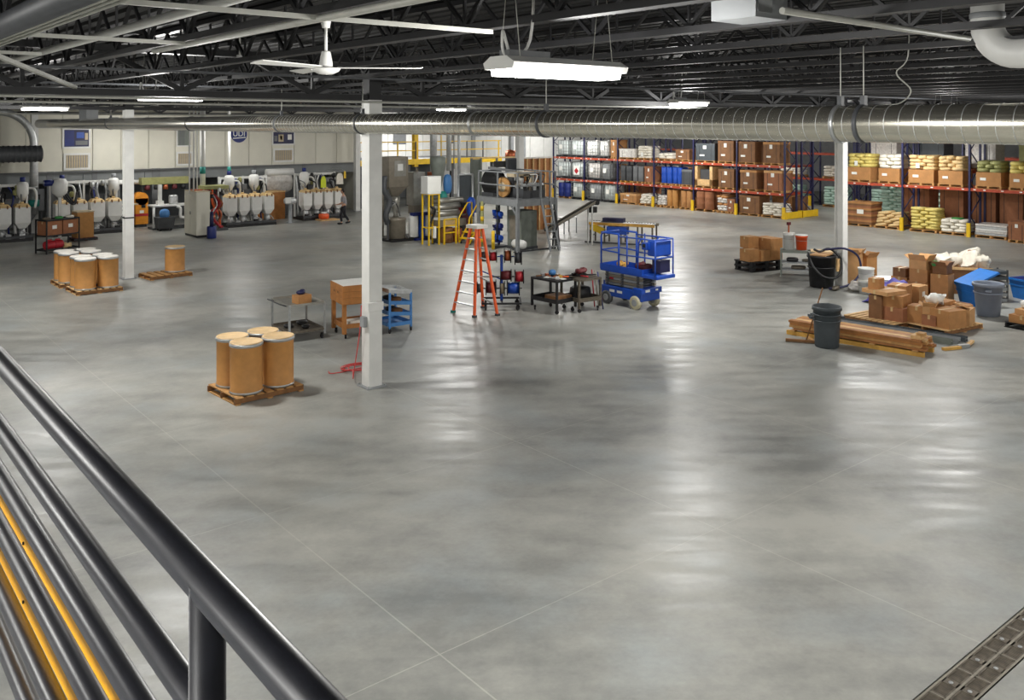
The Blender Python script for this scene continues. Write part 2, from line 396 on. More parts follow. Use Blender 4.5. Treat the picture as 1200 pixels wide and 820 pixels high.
# ceiling: ribbed deck, girders on the column lines, joists with web bars, bridging
DECK = 6.68
mb = MB(); x = XA; step = .3
vs = []; prof = []
while x < XB:
    prof += [(x, DECK), (x + .17, DECK), (x + .2, DECK + .06), (x + .27, DECK + .06)]; x += step
for px_, pz in prof: vs += [(px_, YA, pz), (px_, YB, pz)]
mb.add(vs, [(2 * i, 2 * i + 1, 2 * i + 3, 2 * i + 2) for i in range(len(prof) - 1)])
ceiling = struct(mb.obj('ceiling', 'ceiling_black'))
def truss_meshes(L, z0, z1, pitch, cw, chh, ww, key):
    c = MB()
    for z in (z0 + chh / 2, z1 - chh / 2): c.box((0, 0, z), (L, cw, chh))
    w = MB(); n = max(2, int(round(L / pitch))); p = L / n
    for i in range(n):
        a = -L / 2 + i * p
        w.bar((a, 0, z1 - chh), (a + p / 2, 0, z0 + chh), ww); w.bar((a + p / 2, 0, z0 + chh), (a + p, 0, z1 - chh), ww)
        w.bar((a + p / 2, 0, z0 + chh), (a + p / 2, 0, z1 - chh), ww * .7)
    return c.mesh(key, 'steel_black'), w.mesh(key + '_web', 'steel_black')
CX, CY = (-8.2, 9.0, 26.25, 43.5, 60.7), (-.4, 15.5, 31.4, 47.3)
jl = truss_meshes(15.7, 6.0, 6.66, 1.25, .13, .06, .035, 'roof_joist')
ybays = [(-.4 - 15.9, -.4), (-.4, 15.5), (15.5, 31.4), (31.4, 47.3)]
x = 4.64 - 1.58 * 10
while x < 60:
    for a, b in ybays:
        o = link('roof_joist', jl[0], ceiling, (x, (a + b) / 2, 0), PI / 2); link('joist_web', jl[1], o)
    x += 1.58
gl = truss_meshes(17.2, 5.66, 6.5, 2.4, .26, .11, .085, 'roof_girder')
for y in CY:
    for a, b in zip(CX[:-1], CX[1:]):
        o = link('roof_girder', gl[0], ceiling, ((a + b) / 2, y + (.3 if y > 47 else 0), 0)); link('girder_web', gl[1], o)
bz = 6.0
for y, xa, xb in ((5.9, -1, 4.6), (8.6, -2, 3.1), (10.9, -4, 2.2), (13.3, -6, 34), (18.3, -6, 40), (21, -4, 44), (23.7, 0, 44), (26.3, -2, 44), (28.9, 0, 48), (34.2, 4, 48), (37, 2, 48), (40, 4, 48), (43, 2, 48)):
    boxp(ceiling, 'bridging_bar', 'conduit' if y < 12 else 'dark_grey', ((xa + xb) / 2, y, bz - .03), (xb - xa, .032, .035))
MB().bar((1.6, 10.9, 6.0), (3.6, 15.4, 5.78), .05).obj('sway_brace', 'conduit', ceiling)

# columns
cm_lo = MB(); cw = .29
def hsec(mb_, z0, z1, w=.29):
    for s in (-1, 1): mb_.box((0, s * (w / 2 - .012), (z0 + z1) / 2), (w, .024, z1 - z0))
    mb_.box((0, 0, (z0 + z1) / 2), (.02, w - .048, z1 - z0))
def column(x, y, label, white_to, box=True):
    t = thing('steel_column', label, 'column', (x, y), 0, None, 'structure')
    m = MB()
    if box: m.box((0, 0, white_to / 2 + .01), (.29, .29, white_to - .02))
    else: hsec(m, .02, white_to)
    m.obj('shaft', 'white_paint', t)
    m = MB(); m.box((0, 0, (white_to + 6.5) / 2), (.27, .27, 6.5 - white_to)); m.obj('upper_shaft', 'steel_black', t)
    boxp(t, 'base_plate', 'grey_paint', (0, 0, .012), (.44, .44, .024))
    for sx in (-1, 1):
        for sy in (-1, 1): cylp(t, 'anchor_bolt', 'steel', (sx * .18, sy * .18, .02), .016, .04, 6)
    return t
colB = column(9.04, 15.47, 'white steel column in the open floor beside the crate cart, red hose at its foot', 5.67)
boxp(colB, 'switch_box', 'plastic_white', (-.06, -.20, 1.62), (.34, .12, .16)); boxp(colB, 'outlet_box', 'grey_paint', (-.19, 0, 1.3), (.08, .14, .2))
colA = column(8.97, 31.4, 'white steel column between the fibre drum pallets and the single-box pallet', 5.67, False)
boxp(colA, 'tie_band', 'black', (0, 0, 2.05), (.305, .305, .04))
colC = column(26.25, 15.47, 'white steel column behind the black bin draped with hoses', 5.67, False)
column(26.5, 31.9, 'white steel column rising behind the grey machine platform', 5.67)
column(26.5, 47.1, 'white steel column at the end of the cream wall beside the mezzanine', 5.67)
column(9.2, 47.1, 'white steel column under the curved grey pipe at the far left', 5.67)

# mezzanine with yellow rails at the end of the left wall
mz = thing('mezzanine', 'raised walkway with yellow edge and railing behind the silver filling machine', 'mezzanine', (27, 48, 0), 0, None, 'structure')
boxp(mz, 'deck', 'mid_grey', (5.6, 3, 2.82), (11.2, 6, .12)); boxp(mz, 'edge_beam', 'yellow', (5.6, -.06, 2.78), (11.2, .12, .34))
for z in (3.5, 4.05): boxp(mz, 'handrail', 'yellow', (5.6, 0, z), (11.2, .06, .06))
for k in range(9): boxp(mz, 'rail_post', 'yellow' if k % 3 == 2 else 'dark_grey', (.2 + k * 1.35, 0, 3.5), (.07, .07, 1.14))
boxp(mz, 'yellow_column', 'yellow', (onY(489, 48) - 27, .25, 3.9), (.3, .3, 5.4 - 3.9 + 1.4))
for k in range(4): boxp(mz, 'support_post', 'dark_grey', (.4 + k * 3.4, .2, 1.38), (.2, .2, 2.76))

# ================================================================ FOREGROUND RAILING
RX = .39
t = thing('guard_railing', 'black pipe guard railing with yellow toe plate running along the balcony edge', 'railing', (RX, 0, 3.5))
def rail(name, dh, r, m): return MB().tube([(0, -1.2, 5.2 - 3.5 - dh), (0, 1.6, 5.2 - 3.5 - dh), (0, 5, 5.2 - 3.5 - dh)], r, 20).obj(name, m, t)
rail('top_rail', .55, .0215, 'black_gloss')
for dh in (.7055, .818, .936, 1.075, 1.19): rail('rail', dh, .0185, 'black_gloss')
plate = MB().box((.045, 1.5, 1.7 - 1.03), (.006, 6.4, .20)).obj('toe_plate', 'yellow_rail', t)
for y in (1.35, 1.42, 2.3, 3.2):
    for z in (.735, .60): MB().lathe([(.004, 0), (.004, .003), (.002, .004)], axis='X', n=8).obj('bolt', 'black', plate, (.038, y, z)).rotation_euler = (0, 0, PI)
for y in (-.85, 1.05, 2.95, 4.85):
    p = MB().lathe([(.036, 0), (.036, .012), (.0215, .014), (.0215, 1.135)], n=20).obj('post', 'black_gloss', t, (0, y, .02))
struct(MB().box((-1.9, 1.5, 3.42), (4.6, 8.0, .16)).obj('floor_balcony', 'grey_paint'))

# ================================================================ OVERHEAD
# long spiral duct
DX = 8.6; DR = .19; DZ = 5.2
t = thing('spiral_duct', 'long round galvanised spiral duct crossing the hall in front of the columns', 'duct', (DX, 0, DZ))
MB().lathe([(DR, -6 + 2.45 * k) for k in range(21)], axis='Y', n=32).obj('duct_body', 'duct', t)
sm_ = MB(); y = -6.0
while y < 43: sm_.lathe([(DR - .002, y), (DR + .0022, y), (DR + .0022, y + .006), (DR - .002, y + .006)], axis='Y', n=24, smooth=False); y += .15
sm_.obj('spiral_seam', 'galv', t)['kind'] = 'stuff'
for px in (560, 640, 985, 1012, 425, 330, 225, 130):
    y = onX(px, DX)
    MB().lathe([(DR + .004, -.022), (DR + .013, -.022), (DR + .013, .022), (DR + .004, .022)], axis='Y', n=28).obj('band_clamp', 'steel' if px in (560, 985) else 'dark_grey', t, (0, y, 0))
for px in (640, 1012, 985, 330, 130, 425):
    y = onX(px, DX); MB().tube([(0, y, DR), (0, y, 6.0 - DZ)], .007, 6).obj('hanger_rod', 'conduit', t)
    boxp(t, 'hanger_bracket', 'dark_grey', (0, y, DR + .05), (.06, .05, .1))
# dark spiral duct, far left
t = thing('ribbed_duct', 'short dark ribbed duct hanging in front of the far left pipes', 'duct', (8.5, 42.1, 3.93))
prof = []; x = -8.0
while x < -.06: prof += [(.34, x), (.34, x + .12), (.36, x + .14), (.36, x + .18)]; x += .2
prof += [(.34, -.02), (.30, 0)]
MB().lathe(prof, axis='X', n=24).obj('duct_body', 'dark_grey', t)
MB().lathe([(.28, 0), (.26, .02)], axis='X', n=24).obj('end_cap', 'black', t)
for x in (-.6, -4): MB().tube([(x, 0, .34), (x, 0, 2.1)], .012, 6).obj('hanger_rod', 'conduit', t)
# curved pipe, far left
t = thing('curved_pipe', 'pale grey pipe bending down beside the far left column', 'pipe', (9.0, 46.2, 0))
R = 1.45
MB().tube([(-6, 0, 5.75), (-R - .6, 0, 5.75)] + arc((-R, 0, 5.75 - R), R, PI / 2, 0, 10) + [(0, 0, 3.5), (0, 0, 1.0)], .17, 14).obj('pipe_run', 'galv', t)
for z in (3.9, 2.2): MB().lathe([(.18, 0), (.2, .01), (.2, .07), (.18, .08)], n=14).obj('pipe_collar', 'steel', t, (0, 0, z))
MB().lathe([(.17, 0), (.24, .02), (.24, .3), (.17, .32)], n=14).obj('blast_gate', 'teal', t, (0, 0, 1.35))
MB().tube([(0, 0, 1.05), (-.25, -.1, .7), (-.6, -.2, .45)], .13, 10).obj('flex_hose', 'mid_grey', t)
# high-bay lamps
lens_m = emit_mat('lamp_lens', (1, .985, .95), 14.0)
def high_bay(x, y, z, label, cord=True, cat_group='high-bay ceiling lamps', power=1.0):
    t = thing('high_bay_lamp', label, 'ceiling lamp', (x, y, z), 0, cat_group)
    h = MB(); h.prism([(-.17, .0), (.17, .0), (.19, .05), (.10, .10), (-.10, .10), (-.19, .05)], -.62, .62, axis='X')
    h.obj('housing', 'white_paint', t)
    boxp(t, 'driver_box', 'mid_grey', (-.35, 0, .125), (.42, .12, .05))
    for s in (-.085, .085): MB().prism([(s - .06, 0), (s + .06, 0), (s + .045, -.05), (s - .045, -.05)], -.58, .58, axis='X').obj('lens', lens_m, t)
    for sx in (-.5, .5): MB().tube([(sx, -.12, .07), (sx, 0, 6.67 - z), (sx, .12, .07)], .004, 5).obj('suspension_cable', 'conduit', t)
    if cord: MB().tube(smooth_path([(-.5, .02, .14), (-.56, .02, .3), (-.55, 0, 5.98 - z - .25), (-.3, 0, 5.98 - z - .12), (-.25, 0, 6.67 - z)]), .012, 6).obj('power_cord', 'plastic_white', t)
    ld = bpy.data.lights.new('lamp_light', 'AREA'); ld.shape = 'RECTANGLE'; ld.size = 1.15; ld.size_y = .32; ld.energy = LAMP_POWER * power * .5; ld.color = (1, .985, .95)
    lo = bpy.data.objects.new('lamp_light', ld); COL.objects.link(lo); lo.parent = t; lo.location = (0, 0, -.06)
    wd = bpy.data.lights.new('wide_light', 'POINT'); wd.shadow_soft_size = .28; wd.energy = LAMP_POWER * power * .95; wd.color = ld.color   # added point source under the lens, evens out the light on the floor
    wo = bpy.data.objects.new('wide_light', wd); COL.objects.link(wo); wo.parent = t; wo.location = (0, 0, -.36)
    return t
high_bay(4.86, 5.36, 5.62, 'large bright high-bay lamp hanging nearest the camera, in front of the joists')
high_bay(5.88, 17.8, 5.70, 'bright high-bay lamp with a bent white cord, left of the ceiling fan')
high_bay(5.9, 28.8, 5.64, 'bright high-bay lamp hanging above the duct by the curved grey pipe')
high_bay(17.85, 14.75, 5.71, 'bright high-bay lamp just above the long duct in front of the pallet racks')
high_bay(19.7, 27.8, 5.75, 'small distant high-bay lamp above the duct, right of the black column top')
high_bay(17.9, 43.4, 5.50, 'distant high-bay lamp above the emblem on the cream wall', False, power=.3)
high_bay(12.6, 45.2, 5.36, 'distant high-bay lamp just above the duct, nearer to the wide blue sign', False, power=.2)
high_bay(14.0, 44.2, 5.36, 'distant high-bay lamp just above the duct, nearer to the white riser pipes', False, power=.2)
for x, y in ((26.4, 12.2), (31.5, 18.2), (26.5, 36), (33, 28), (34, 40), (39.6, 21), (39.6, 34), (39.6, 43.5), (47.2, 24), (47.2, 36), (33, 50.5), (46, 50.5)):
    high_bay(x, y, 5.45, 'unseen high-bay lamp behind the long duct, placed to light the hall', False, 'lamps behind the duct')  # some read from floor reflections, the rest added to light the hall
for x, y in ((12, -2), (-2.5, 8), (21, 2.5), (13, 3), (29, 3), (-3, 19), (-2, 30), (5, -4), (24, -5), (-3.5, -3), (-5, 4), (-1.9, 1.2)):
    high_bay(x, y, 5.7, 'added high-bay lamp outside the frame, unseen, to light the hall', False, 'added lamps outside the frame', .5 if x in (13, -1.9) else .8)  # unseen lamps added around the view to light floor and railing
# ceiling fan
fx, fy = at(382, 8.0)
t = thing('ceiling_fan', 'white ceiling fan on a drop rod beneath the joists', 'fan', (fx, fy, 5.64))
MB().lathe([(.035, 0), (.055, .14), (.065, .16), (.065, .17)], n=16).obj('canopy', 'plastic_white', t, (0, 0, .42))
MB().tube([(0, 0, .2), (0, 0, .43)], .014, 10).obj('rod', 'plastic_white', t)
MB().lathe([(.062, .07), (.06, .1), (.042, .2), (.036, .21)], n=18).obj('motor', 'plastic_white', t)
MB().lathe([(0, .0), (.06, .004), (.115, .03), (.13, .055), (.11, .062), (.05, .07)], n=22).obj('hub_dish', 'plastic_white', t)
bl = MB().prism([(.1, -.045), (.85, -.07), (.87, 0), (.85, .07), (.1, .045)], -.004, .004).mesh('blade', 'plastic_white')
for k in range(3): link('blade', bl, t, (0, 0, .065), rot=(.16, 0, -math.atan2(FX, FY) + .02 + k * 2 * PI / 3))
# pale duct elbow top right
ex, ey = at(1157, 9.0)
t = thing('duct_elbow', 'pale grey insulated duct elbow at the upper right corner', 'duct', (ex, ey, 0))
MB().tube([(0, 0, 6.66), (0, 0, 6.3)] + [(0, -.3 + .3 * math.cos(a), 6.2 - .3 * math.sin(a)) for a in [i * PI / 16 for i in range(9)]] + [(0, -1.2, 5.9), (0, -4, 5.9)], .155, 20).obj('elbow_run', 'white_paint', t)
MB().lathe([(.16, 0), (.166, .01), (.166, .05), (.16, .06)], n=20).obj('seam_band', 'grey_paint', t, (0, 0, 6.26))
bx, by = at(878, 7.1)
t = thing('heater_box', 'grey sheet-metal unit box hung at the top edge of the picture', 'unit', (bx, by, 6.02))
boxp(t, 'casing', 'grey_paint', (0, 0, .2), (.42, .42, .4)); boxp(t, 'service_panel', 'steel', (-.1, -.215, .2), (.18, .012, .32))
for s in (-1, 1): MB().tube([(s * .17, 0, .4), (s * .17, 0, .64)], .006, 6).obj('hanger_rod', 'conduit', t)
# pipes and conduits under the deck
def run(name, label, cat, pts, r, m, n=8, group=None):
    p0 = Vector(pts[0]); return tag(MB().tube([Vector(p) - p0 for p in pts], r, n).obj(name, m, None, p0), label, cat, group)
run('black_pipe', 'thick dark pipe crossing the upper left corner under the roof', 'pipe', [(1.25, -2, 5.92), (1.25, 30, 5.92)], .085, 'dark_grey', 14)
for i in range(4): run('roof_conduit', ['uppermost thin conduit of the bundle below the thick dark pipe', 'second thin conduit of the bundle below the thick dark pipe', 'third thin conduit of the bundle below the thick dark pipe', 'lowest thin conduit of the bundle below the thick dark pipe'][i], 'conduit', [(1.44 + i * .055, -2, 5.95), (1.44 + i * .055, 46, 5.95)], .013, 'conduit')
run('white_pipe', 'pale roof pipe broken up by bridging bars at the upper left', 'pipe', [(2.62, -2, 6.14), (2.62, 46, 6.14)], .045, 'white_paint', 12)
run('fan_conduit', 'pale conduit running along the joist left of the ceiling fan', 'conduit', [(3.0, 2, 5.96), (3.0, 9.6, 5.96)], .028, 'conduit')
run('bright_strut', 'bright strut from the hung unit box to the duct elbow', 'strut', [(5.13, 3.45, 5.95), (7.88, 3.45, 5.93)], .024, 'conduit', 8)
run('sprinkler_pipe', 'long pale sprinkler main crossing behind the ceiling fan', 'pipe', [(-2, 20.8, 5.86), (34, 20.8, 5.86)], .035, 'conduit', 10)
run('sprinkler_pipe', 'long pale sprinkler line just above the duct by the lamp cords', 'pipe', [(-2, 15.1, 5.62), (30, 15.1, 5.62)], .022, 'conduit', 10)
run('sprinkler_pipe', 'farther sprinkler line under the roof beyond the second girder', 'pipe', [(0, 27, 5.8), (44, 27, 5.8)], .035, 'conduit', 10)
run('sprinkler_pipe', 'farthest sprinkler line near the cream wall', 'pipe', [(0, 40, 5.6), (44, 40, 5.6)], .035, 'conduit', 10)
run('loose_cable', 'loose pale cable looping down from the strut near the duct elbow', 'cable', smooth_path([(10.3, 5.2, 6.67), (10.28, 5.2, 6.0), (10.2, 5.3, 5.8), (10.35, 5.2, 5.6), (10.3, 5.3, 5.45), (10.1, 5.45, 5.42)]), .008, 'conduit', 6)
for i, (px, py, Z, lb) in enumerate(((281, 73, 12, 'small white sensor cup under the joists left of the fan'), (960, 98, 20, 'small white sensor cup above the duct right of the racks lamp'))):
    x, y = at(px, Z); z = 5.2 + (145 - py) * Z / FOC
    t = thing('ceiling_sensor', lb, 'sensor', (x, y, z)); MB().lathe([(0, 0), (.06, .01), (.09, .05), (.05, .06), (.04, .1)], n=14).obj('cup', 'plastic_white', t); MB().tube([(0, 0, .1), (0, 0, 6.66 - z)], .012, 6).obj('stem', 'conduit', t)
x, y = at(104, 33)
t = thing('hung_speaker', 'pale boxy unit hanging above the duct between the two left lamps', 'unit', (x, y, 5.3)); boxp(t, 'casing', 'grey_paint', (0, 0, .22), (.5, .4, .44), .4); MB().tube([(0, 0, .44), (0, 0, .75)], .02, 6).obj('bracket', 'galv', t)
# white riser pipes by the tall cabinet
for i, (px, Y, r, lb, z0) in enumerate(((222, 42.0, .035, 'thin white riser pipe above the tall cabinet, nearest to the drum side', 1.95), (227, 42.0, .04, 'middle white riser pipe above the tall cabinet', 1.95), (231, 42.2, .03, 'thin white riser pipe beside the banded thick riser', 1.95))):
    x = onY(px, Y) if False else onY(px, 41.2)
    run('riser_pipe', lb, 'pipe', [(x, 41.2, z0), (x, 41.2, 6.68)], r, 'white_paint', 10)
x = onY(237.5, 43.5)
t = thing('banded_riser', 'thick white riser pipe with a teal band behind the tall cabinet', 'pipe', (x, 43.5, 0)); MB().tube([(0, 0, 2.0), (0, 0, 6)], .13, 12).obj('pipe_run', 'white_paint', t); MB().lathe([(.14, 0), (.14, .35)], n=12).obj('band', 'teal', t, (0, 0, 2.75))
x = onY(268.5, 44.6)
t = thing('banded_riser', 'thin white riser with a teal band under the round emblem', 'pipe', (x, 44.6, 0)); MB().tube([(0, 0, 1.6), (0, 0, 6)], .07, 10).obj('pipe_run', 'white_paint', t); MB().lathe([(.09, 0), (.09, .3)], n=12).obj('band', 'teal', t, (0, 0, 2.7))
for px, Z, r, y1, lb in ((508, 42, .17, 206, 'thickest pale vent stack rising from the copper drum of the filling line'), (526, 43, .12, 200, 'slimmer pale vent stack above the hanging grey cone'), (538, 41.5, .07, 243, 'slim grey vent pipe left of the platform cage')):
    x, y = at(px, Z); run('vent_stack', lb, 'pipe', [(x, y, 5.2 - (y1 - HOR) * Z / FOC), (x, y, 6.68)], r, 'galv', 14)
for px, Z, lb in ((532, 43.5, 'thin conduit drop beside the slim vent pipe'), (517, 43, 'thin yellow conduit drop between the vent stacks')):
    x, y = at(px, Z); run('conduit_drop', lb, 'conduit', [(x, y, 3), (x, y, 6.68)], .03, 'yellow' if px == 517 else 'grey_paint', 8)

# ================================================================ PALLETS, CARTONS, DRUMS
def pallet_parts(t, L, W, m='wood', z=0.0, n=6, dk='wood_dark', h=.135):
    for y in (-W / 2 + .05, 0, W / 2 - .05): boxp(t, 'stringer', dk, (0, y, z + h / 2), (L, .045, h - .04))
    for i in range(n): boxp(t, 'deck_board', m, ((i + .5) / n * L - L / 2, 0, z + h - .01), (L / n * .66, W, .02))
    for x in (-L / 2 + .06, 0, L / 2 - .06): boxp(t, 'bottom_board', m, (x, 0, z + .01), (.1, W, .02))
def pallet(label, loc, L, W, rz=0, m='wood', n=6, group=None):
    t = thing('wooden_pallet', label, 'pallet', loc, rz, group); pallet_parts(t, L, W, m, 0, n); return t
_pl = {}
def pallet_piece(t, L, W, m='wood', z=0.0):           # one joined pallet under a far wrapped load
    k = (round(L, 2), round(W, 2), m)
    if k not in _pl:
        b = MB()
        for y in (-W / 2 + .05, 0, W / 2 - .05): b.box((0, y, .065), (L, .09, .09))
        for i in range(5): b.box(((i + .5) / 5 * L - L / 2, 0, .12), (L / 5 * .75, W, .022))
        for x in (-L / 2 + .06, L / 2 - .06): b.box((x, 0, .01), (.1, W, .02))
        _pl[k] = b.mesh('pallet', m)
    return link('pallet', _pl[k], t, (0, 0, z))
def carton(label, loc, d, rz=0, m='card', tape=True, open_=False, group=None, tag_=False, name='cardboard_carton'):
    t = thing(name, label, 'box', loc, rz, group); x, y, z = d
    if open_:
        b = MB(); w = .008
        for s in (-1, 1): b.box((s * (x / 2 - w / 2), 0, z / 2), (w, y, z)); b.box((0, s * (y / 2 - w / 2), z / 2), (x - 2 * w, w, z))
        b.box((0, 0, w), (x, y, w)); b.obj('body', m, t)
        for s, r in ((-1, .5), (1, .9)):
            boxp(t, 'flap', m, (s * (x / 2 + y * .2 * math.sin(r)), 0, z + y * .2 * math.cos(r)), (.008, y * .96, y * .4), rot=(0, s * r, 0))
            boxp(t, 'flap', m, (0, s * (y / 2 + y * .2 * math.sin(r)), z + y * .2 * math.cos(r)), (x * .96, .008, y * .4), rot=(-s * r, 0, 0))
    else:
        boxp(t, 'body', m, (0, 0, z / 2), d)
        if tape:
            boxp(t, 'tape_strip', 'tape', (0, 0, z + .001), (x * 1.002, .06, .004)); boxp(t, 'tape_strip', 'tape', (-x / 2 - .001, 0, z - .05), (.004, .06, .1))
    if tag_: boxp(t, 'shipping_tag', 'paper', (0, -y / 2 - .002, z * .6), (x * .3, .004, z * .25))
    return t
def fibre_drum(label, loc, r=.305, h=.95, lid='fibre_lid', group=None, rz=0):
    t = thing('fibre_drum', label, 'drum', loc, rz, group)
    MB().lathe([(r - .012, 0), (r, .02), (r, .06), (r - .008, .07), (r - .008, h - .09), (r, h - .07)], n=28).obj('body', 'fibre', t)
    MB().lathe([(r - .004, .0), (r + .006, .01), (r + .006, .04), (r - .004, .05)], n=28).obj('base_ring', 'steel', t)
    MB().lathe([(r, h - .075), (r + .009, h - .068), (r + .009, h - .022), (r, h - .015)], n=28).obj('lid_ring', 'steel', t)
    MB().lathe([(r, h - .02), (r - .003, h), (r - .03, h), (r - .04, h - .012), (0, h - .012)], n=28).obj('lid', lid, t)
    p = MB().box((r + .014, 0, h - .045), (.016, .10, .03)).obj('lever', 'steel', t); p.rotation_euler = (0, 0, -2.1)
    return t

# near pallet with four drums
pallet('wooden pallet under the four fibre drums nearest the railing', (7.11, 16.60), 1.42, 1.24, .06, 'wood', 7)
for dx, dy, lb in ((-.34, -.3, 'front drum of the four fibre drums nearest the railing'), (.33, -.28, 'right-hand drum of the four nearest fibre drums, facing the white column'), (-.33, .31, 'left-hand drum of the four nearest fibre drums, partly behind the front one'), (.32, .32, 'rear drum of the four nearest fibre drums, only its lid showing clearly')):
    c, s = math.cos(.06), math.sin(.06); fibre_drum(lb, (7.11 + dx * c - dy * s, 16.60 + dx * s + dy * c, .135))
# left pallets
cx, cy = G(117, 337); cx = (cx - .02) * .967; cy = (cy + .58) * .967
pallet('wooden pallet under the front group of white-lidded drums left of the slim column', (cx, cy), 1.36, 1.24, .03, 'wood_pale', 7)
for dx, dy, lb in ((-.33, -.3, 'front drum of the near group of white-lidded drums'), (.33, -.29, 'white-lidded drum of the near group standing closest to the slim column'), (-.32, .31, 'left rear drum of the near group of white-lidded drums'), (.33, .31, 'right rear drum of the near group of white-lidded drums')):
    fibre_drum(lb, (cx + dx, cy + dy, .135), .305, .95, 'lid_white')
cx2, cy2 = cx - .1, cy + 1.62
pallet('wooden pallet under the rear group of white-lidded drums by the low shelf cart', (cx2, cy2), 1.36, 1.24, .0, 'wood_pale', 7)
for dx, dy, lb in ((-.33, -.3, 'front left drum of the rear group of white-lidded drums'), (.33, -.3, 'front right drum of the rear group of white-lidded drums'), (-.33, .31, 'back left drum of the rear group of white-lidded drums'), (.33, .31, 'back right drum of the rear group of white-lidded drums')):
    fibre_drum(lb, (cx2 + dx, cy2 + dy, .135), .305, .95, 'lid_white')
# single drum pallet
pallet('low wooden pallet right of the slim column carrying one drum', (10.08, 31.02), 1.45, 1.05, .09, 'wood', 6)
fibre_drum('lone fibre drum standing on the low pallet right of the slim column', (10.42, 31.1, .135), .33, .86, 'fibre_lid')

# ================================================================ PALLET RACKS
def rack(name_label, xf, ys, levels, top, depth=1.2, guards=True, tags=True):
    t = thing('pallet_rack', name_label, 'rack', (xf, ys[0], 0))
    for i, y in enumerate(ys):
        y -= ys[0]
        f = MB()
        for x in (.05, depth - .05): f.box((x, y, top / 2), (.09, .085, top))
        fo_ = f.obj('upright_frame', 'navy', t)
        b = MB(); z = .2; s = 0
        while z < top - .2:
            zz = min(z + .75, top - .05)
            b.bar((.07 if s else depth - .07, y, z), (depth - .07 if s else .07, y, zz), .04); z = zz; s = 1 - s
        for z in (.2, top - .1): b.bar((.07, y, z), (depth - .07, y, z), .04)
        b.obj('brace', 'navy', fo_)
        for x in (.05, depth - .05): boxp(fo_, 'foot_plate', 'dark_grey', (x, y, .01), (.16, .14, .02))
        if guards: boxp(t, 'upright_guard', 'yellow', (-.06, y, .32), (.1, .16, .64))
    for z in levels:
        for a, b_ in zip(ys[:-1], ys[1:]):
            yc, L = (a + b_) / 2 - ys[0], abs(b_ - a) - .09
            bm_ = boxp(t, 'beam', 'red_beam', (.05, yc, z), (.05, L, .13)); boxp(t, 'beam', 'red_beam', (depth - .05, yc, z), (.05, L, .13))
            if tags:
                for k in (-.42, -.2, .05, .3, .44): boxp(bm_, 'bay_tag', 'paper', (-.028, k * L, .01), (.004, .11, .05))
            w = MB()
            for k in range(7): w.box((depth / 2, yc + (k - 3) * L / 7, z + .045), (depth - .1, .03, .03))
            w.obj('wire_deck', 'steel', t)
    return t
XR = 42.2
Y1 = [28.24 + 3.143 * k for k in range(7)]
rack('long pallet rack with red beams along the far right, left of the cross aisle', XR, Y1, (1.32, 2.83, 4.36), 6.2)
Y2 = [24.8 - 3.17 * k for k in range(5)]
rack('pallet rack with one red beam level at the right edge, right of the cross aisle', XR, Y2, (2.17, 4.5), 6.2)
rack('rear pallet rack standing back to back behind the long left rack', XR + 1.6, Y1, (1.32, 2.83, 4.36), 6.2, guards=False, tags=False)
rack('rear pallet rack standing back to back behind the right edge rack', XR + 1.6, Y2, (2.9, 4.5), 6.2, guards=False, tags=False)
rack('farthest pallet rack seen through the cross aisle', 50.5, [13 + 3.15 * k for k in range(11)], (1.7, 3.3, 4.7), 6.2, guards=True, tags=False)
for (x, y, lb, s) in ((XR, 28.24, 'yellow end guard at the foot of the long rack, front frame', -1), (XR + 1.6, 28.24, 'yellow end guard at the foot of the long rack, rear frame', -1), (50.5, 24.6, 'yellow end guard beneath the farthest rack in the cross aisle', -1)):
    t = thing('rack_end_guard', lb, 'guard', (x + .6, y + s * .18, 0))
    boxp(t, 'guard_rail', 'yellow', (0, 0, .2), (1.5, .06, .36)); boxp(t, 'guard_foot', 'yellow', (-.72, .06, .2), (.06, .22, .4)); boxp(t, 'guard_foot', 'yellow', (.72, .06, .2), (.06, .22, .4))

def L_start(kind, label, xf, y, z, group=None):
    return thing(kind, label, 'pallet load', (xf, y, z), 0, group)
def load_carton(label, y0, y1, z, h, m='card_dark', xf=XR + .06, dep=1.05, lid=None, tags=2, gap=.135):
    w = abs(y1 - y0); t = L_start('boxed_load', label, xf + dep / 2, (y0 + y1) / 2, z)
    pallet_piece(t, dep, w); boxp(t, 'carton_body', m, (0, 0, gap + h / 2), (dep - .04, w - .03, h))
    boxp(t, 'carton_lid', lid or m, (0, 0, gap + h - .06), (dep - .01, w, .13))
    if tags > 0: boxp(t, 'shipping_tag', 'paper', (-dep / 2 + .008, .02 * w, gap + h * .78), (.012, w * .17, h * .2))
    if tags > 1: boxp(t, 'shipping_tag', 'paper', (-dep / 2 + .008, w * .16, gap + h * .3), (.012, w * .25, h * .09))
    for k in (-.3, .3): boxp(t, 'strap', 'black', (0, k * w, gap + h / 2), (dep - .03, .02, h + .012))
    return t
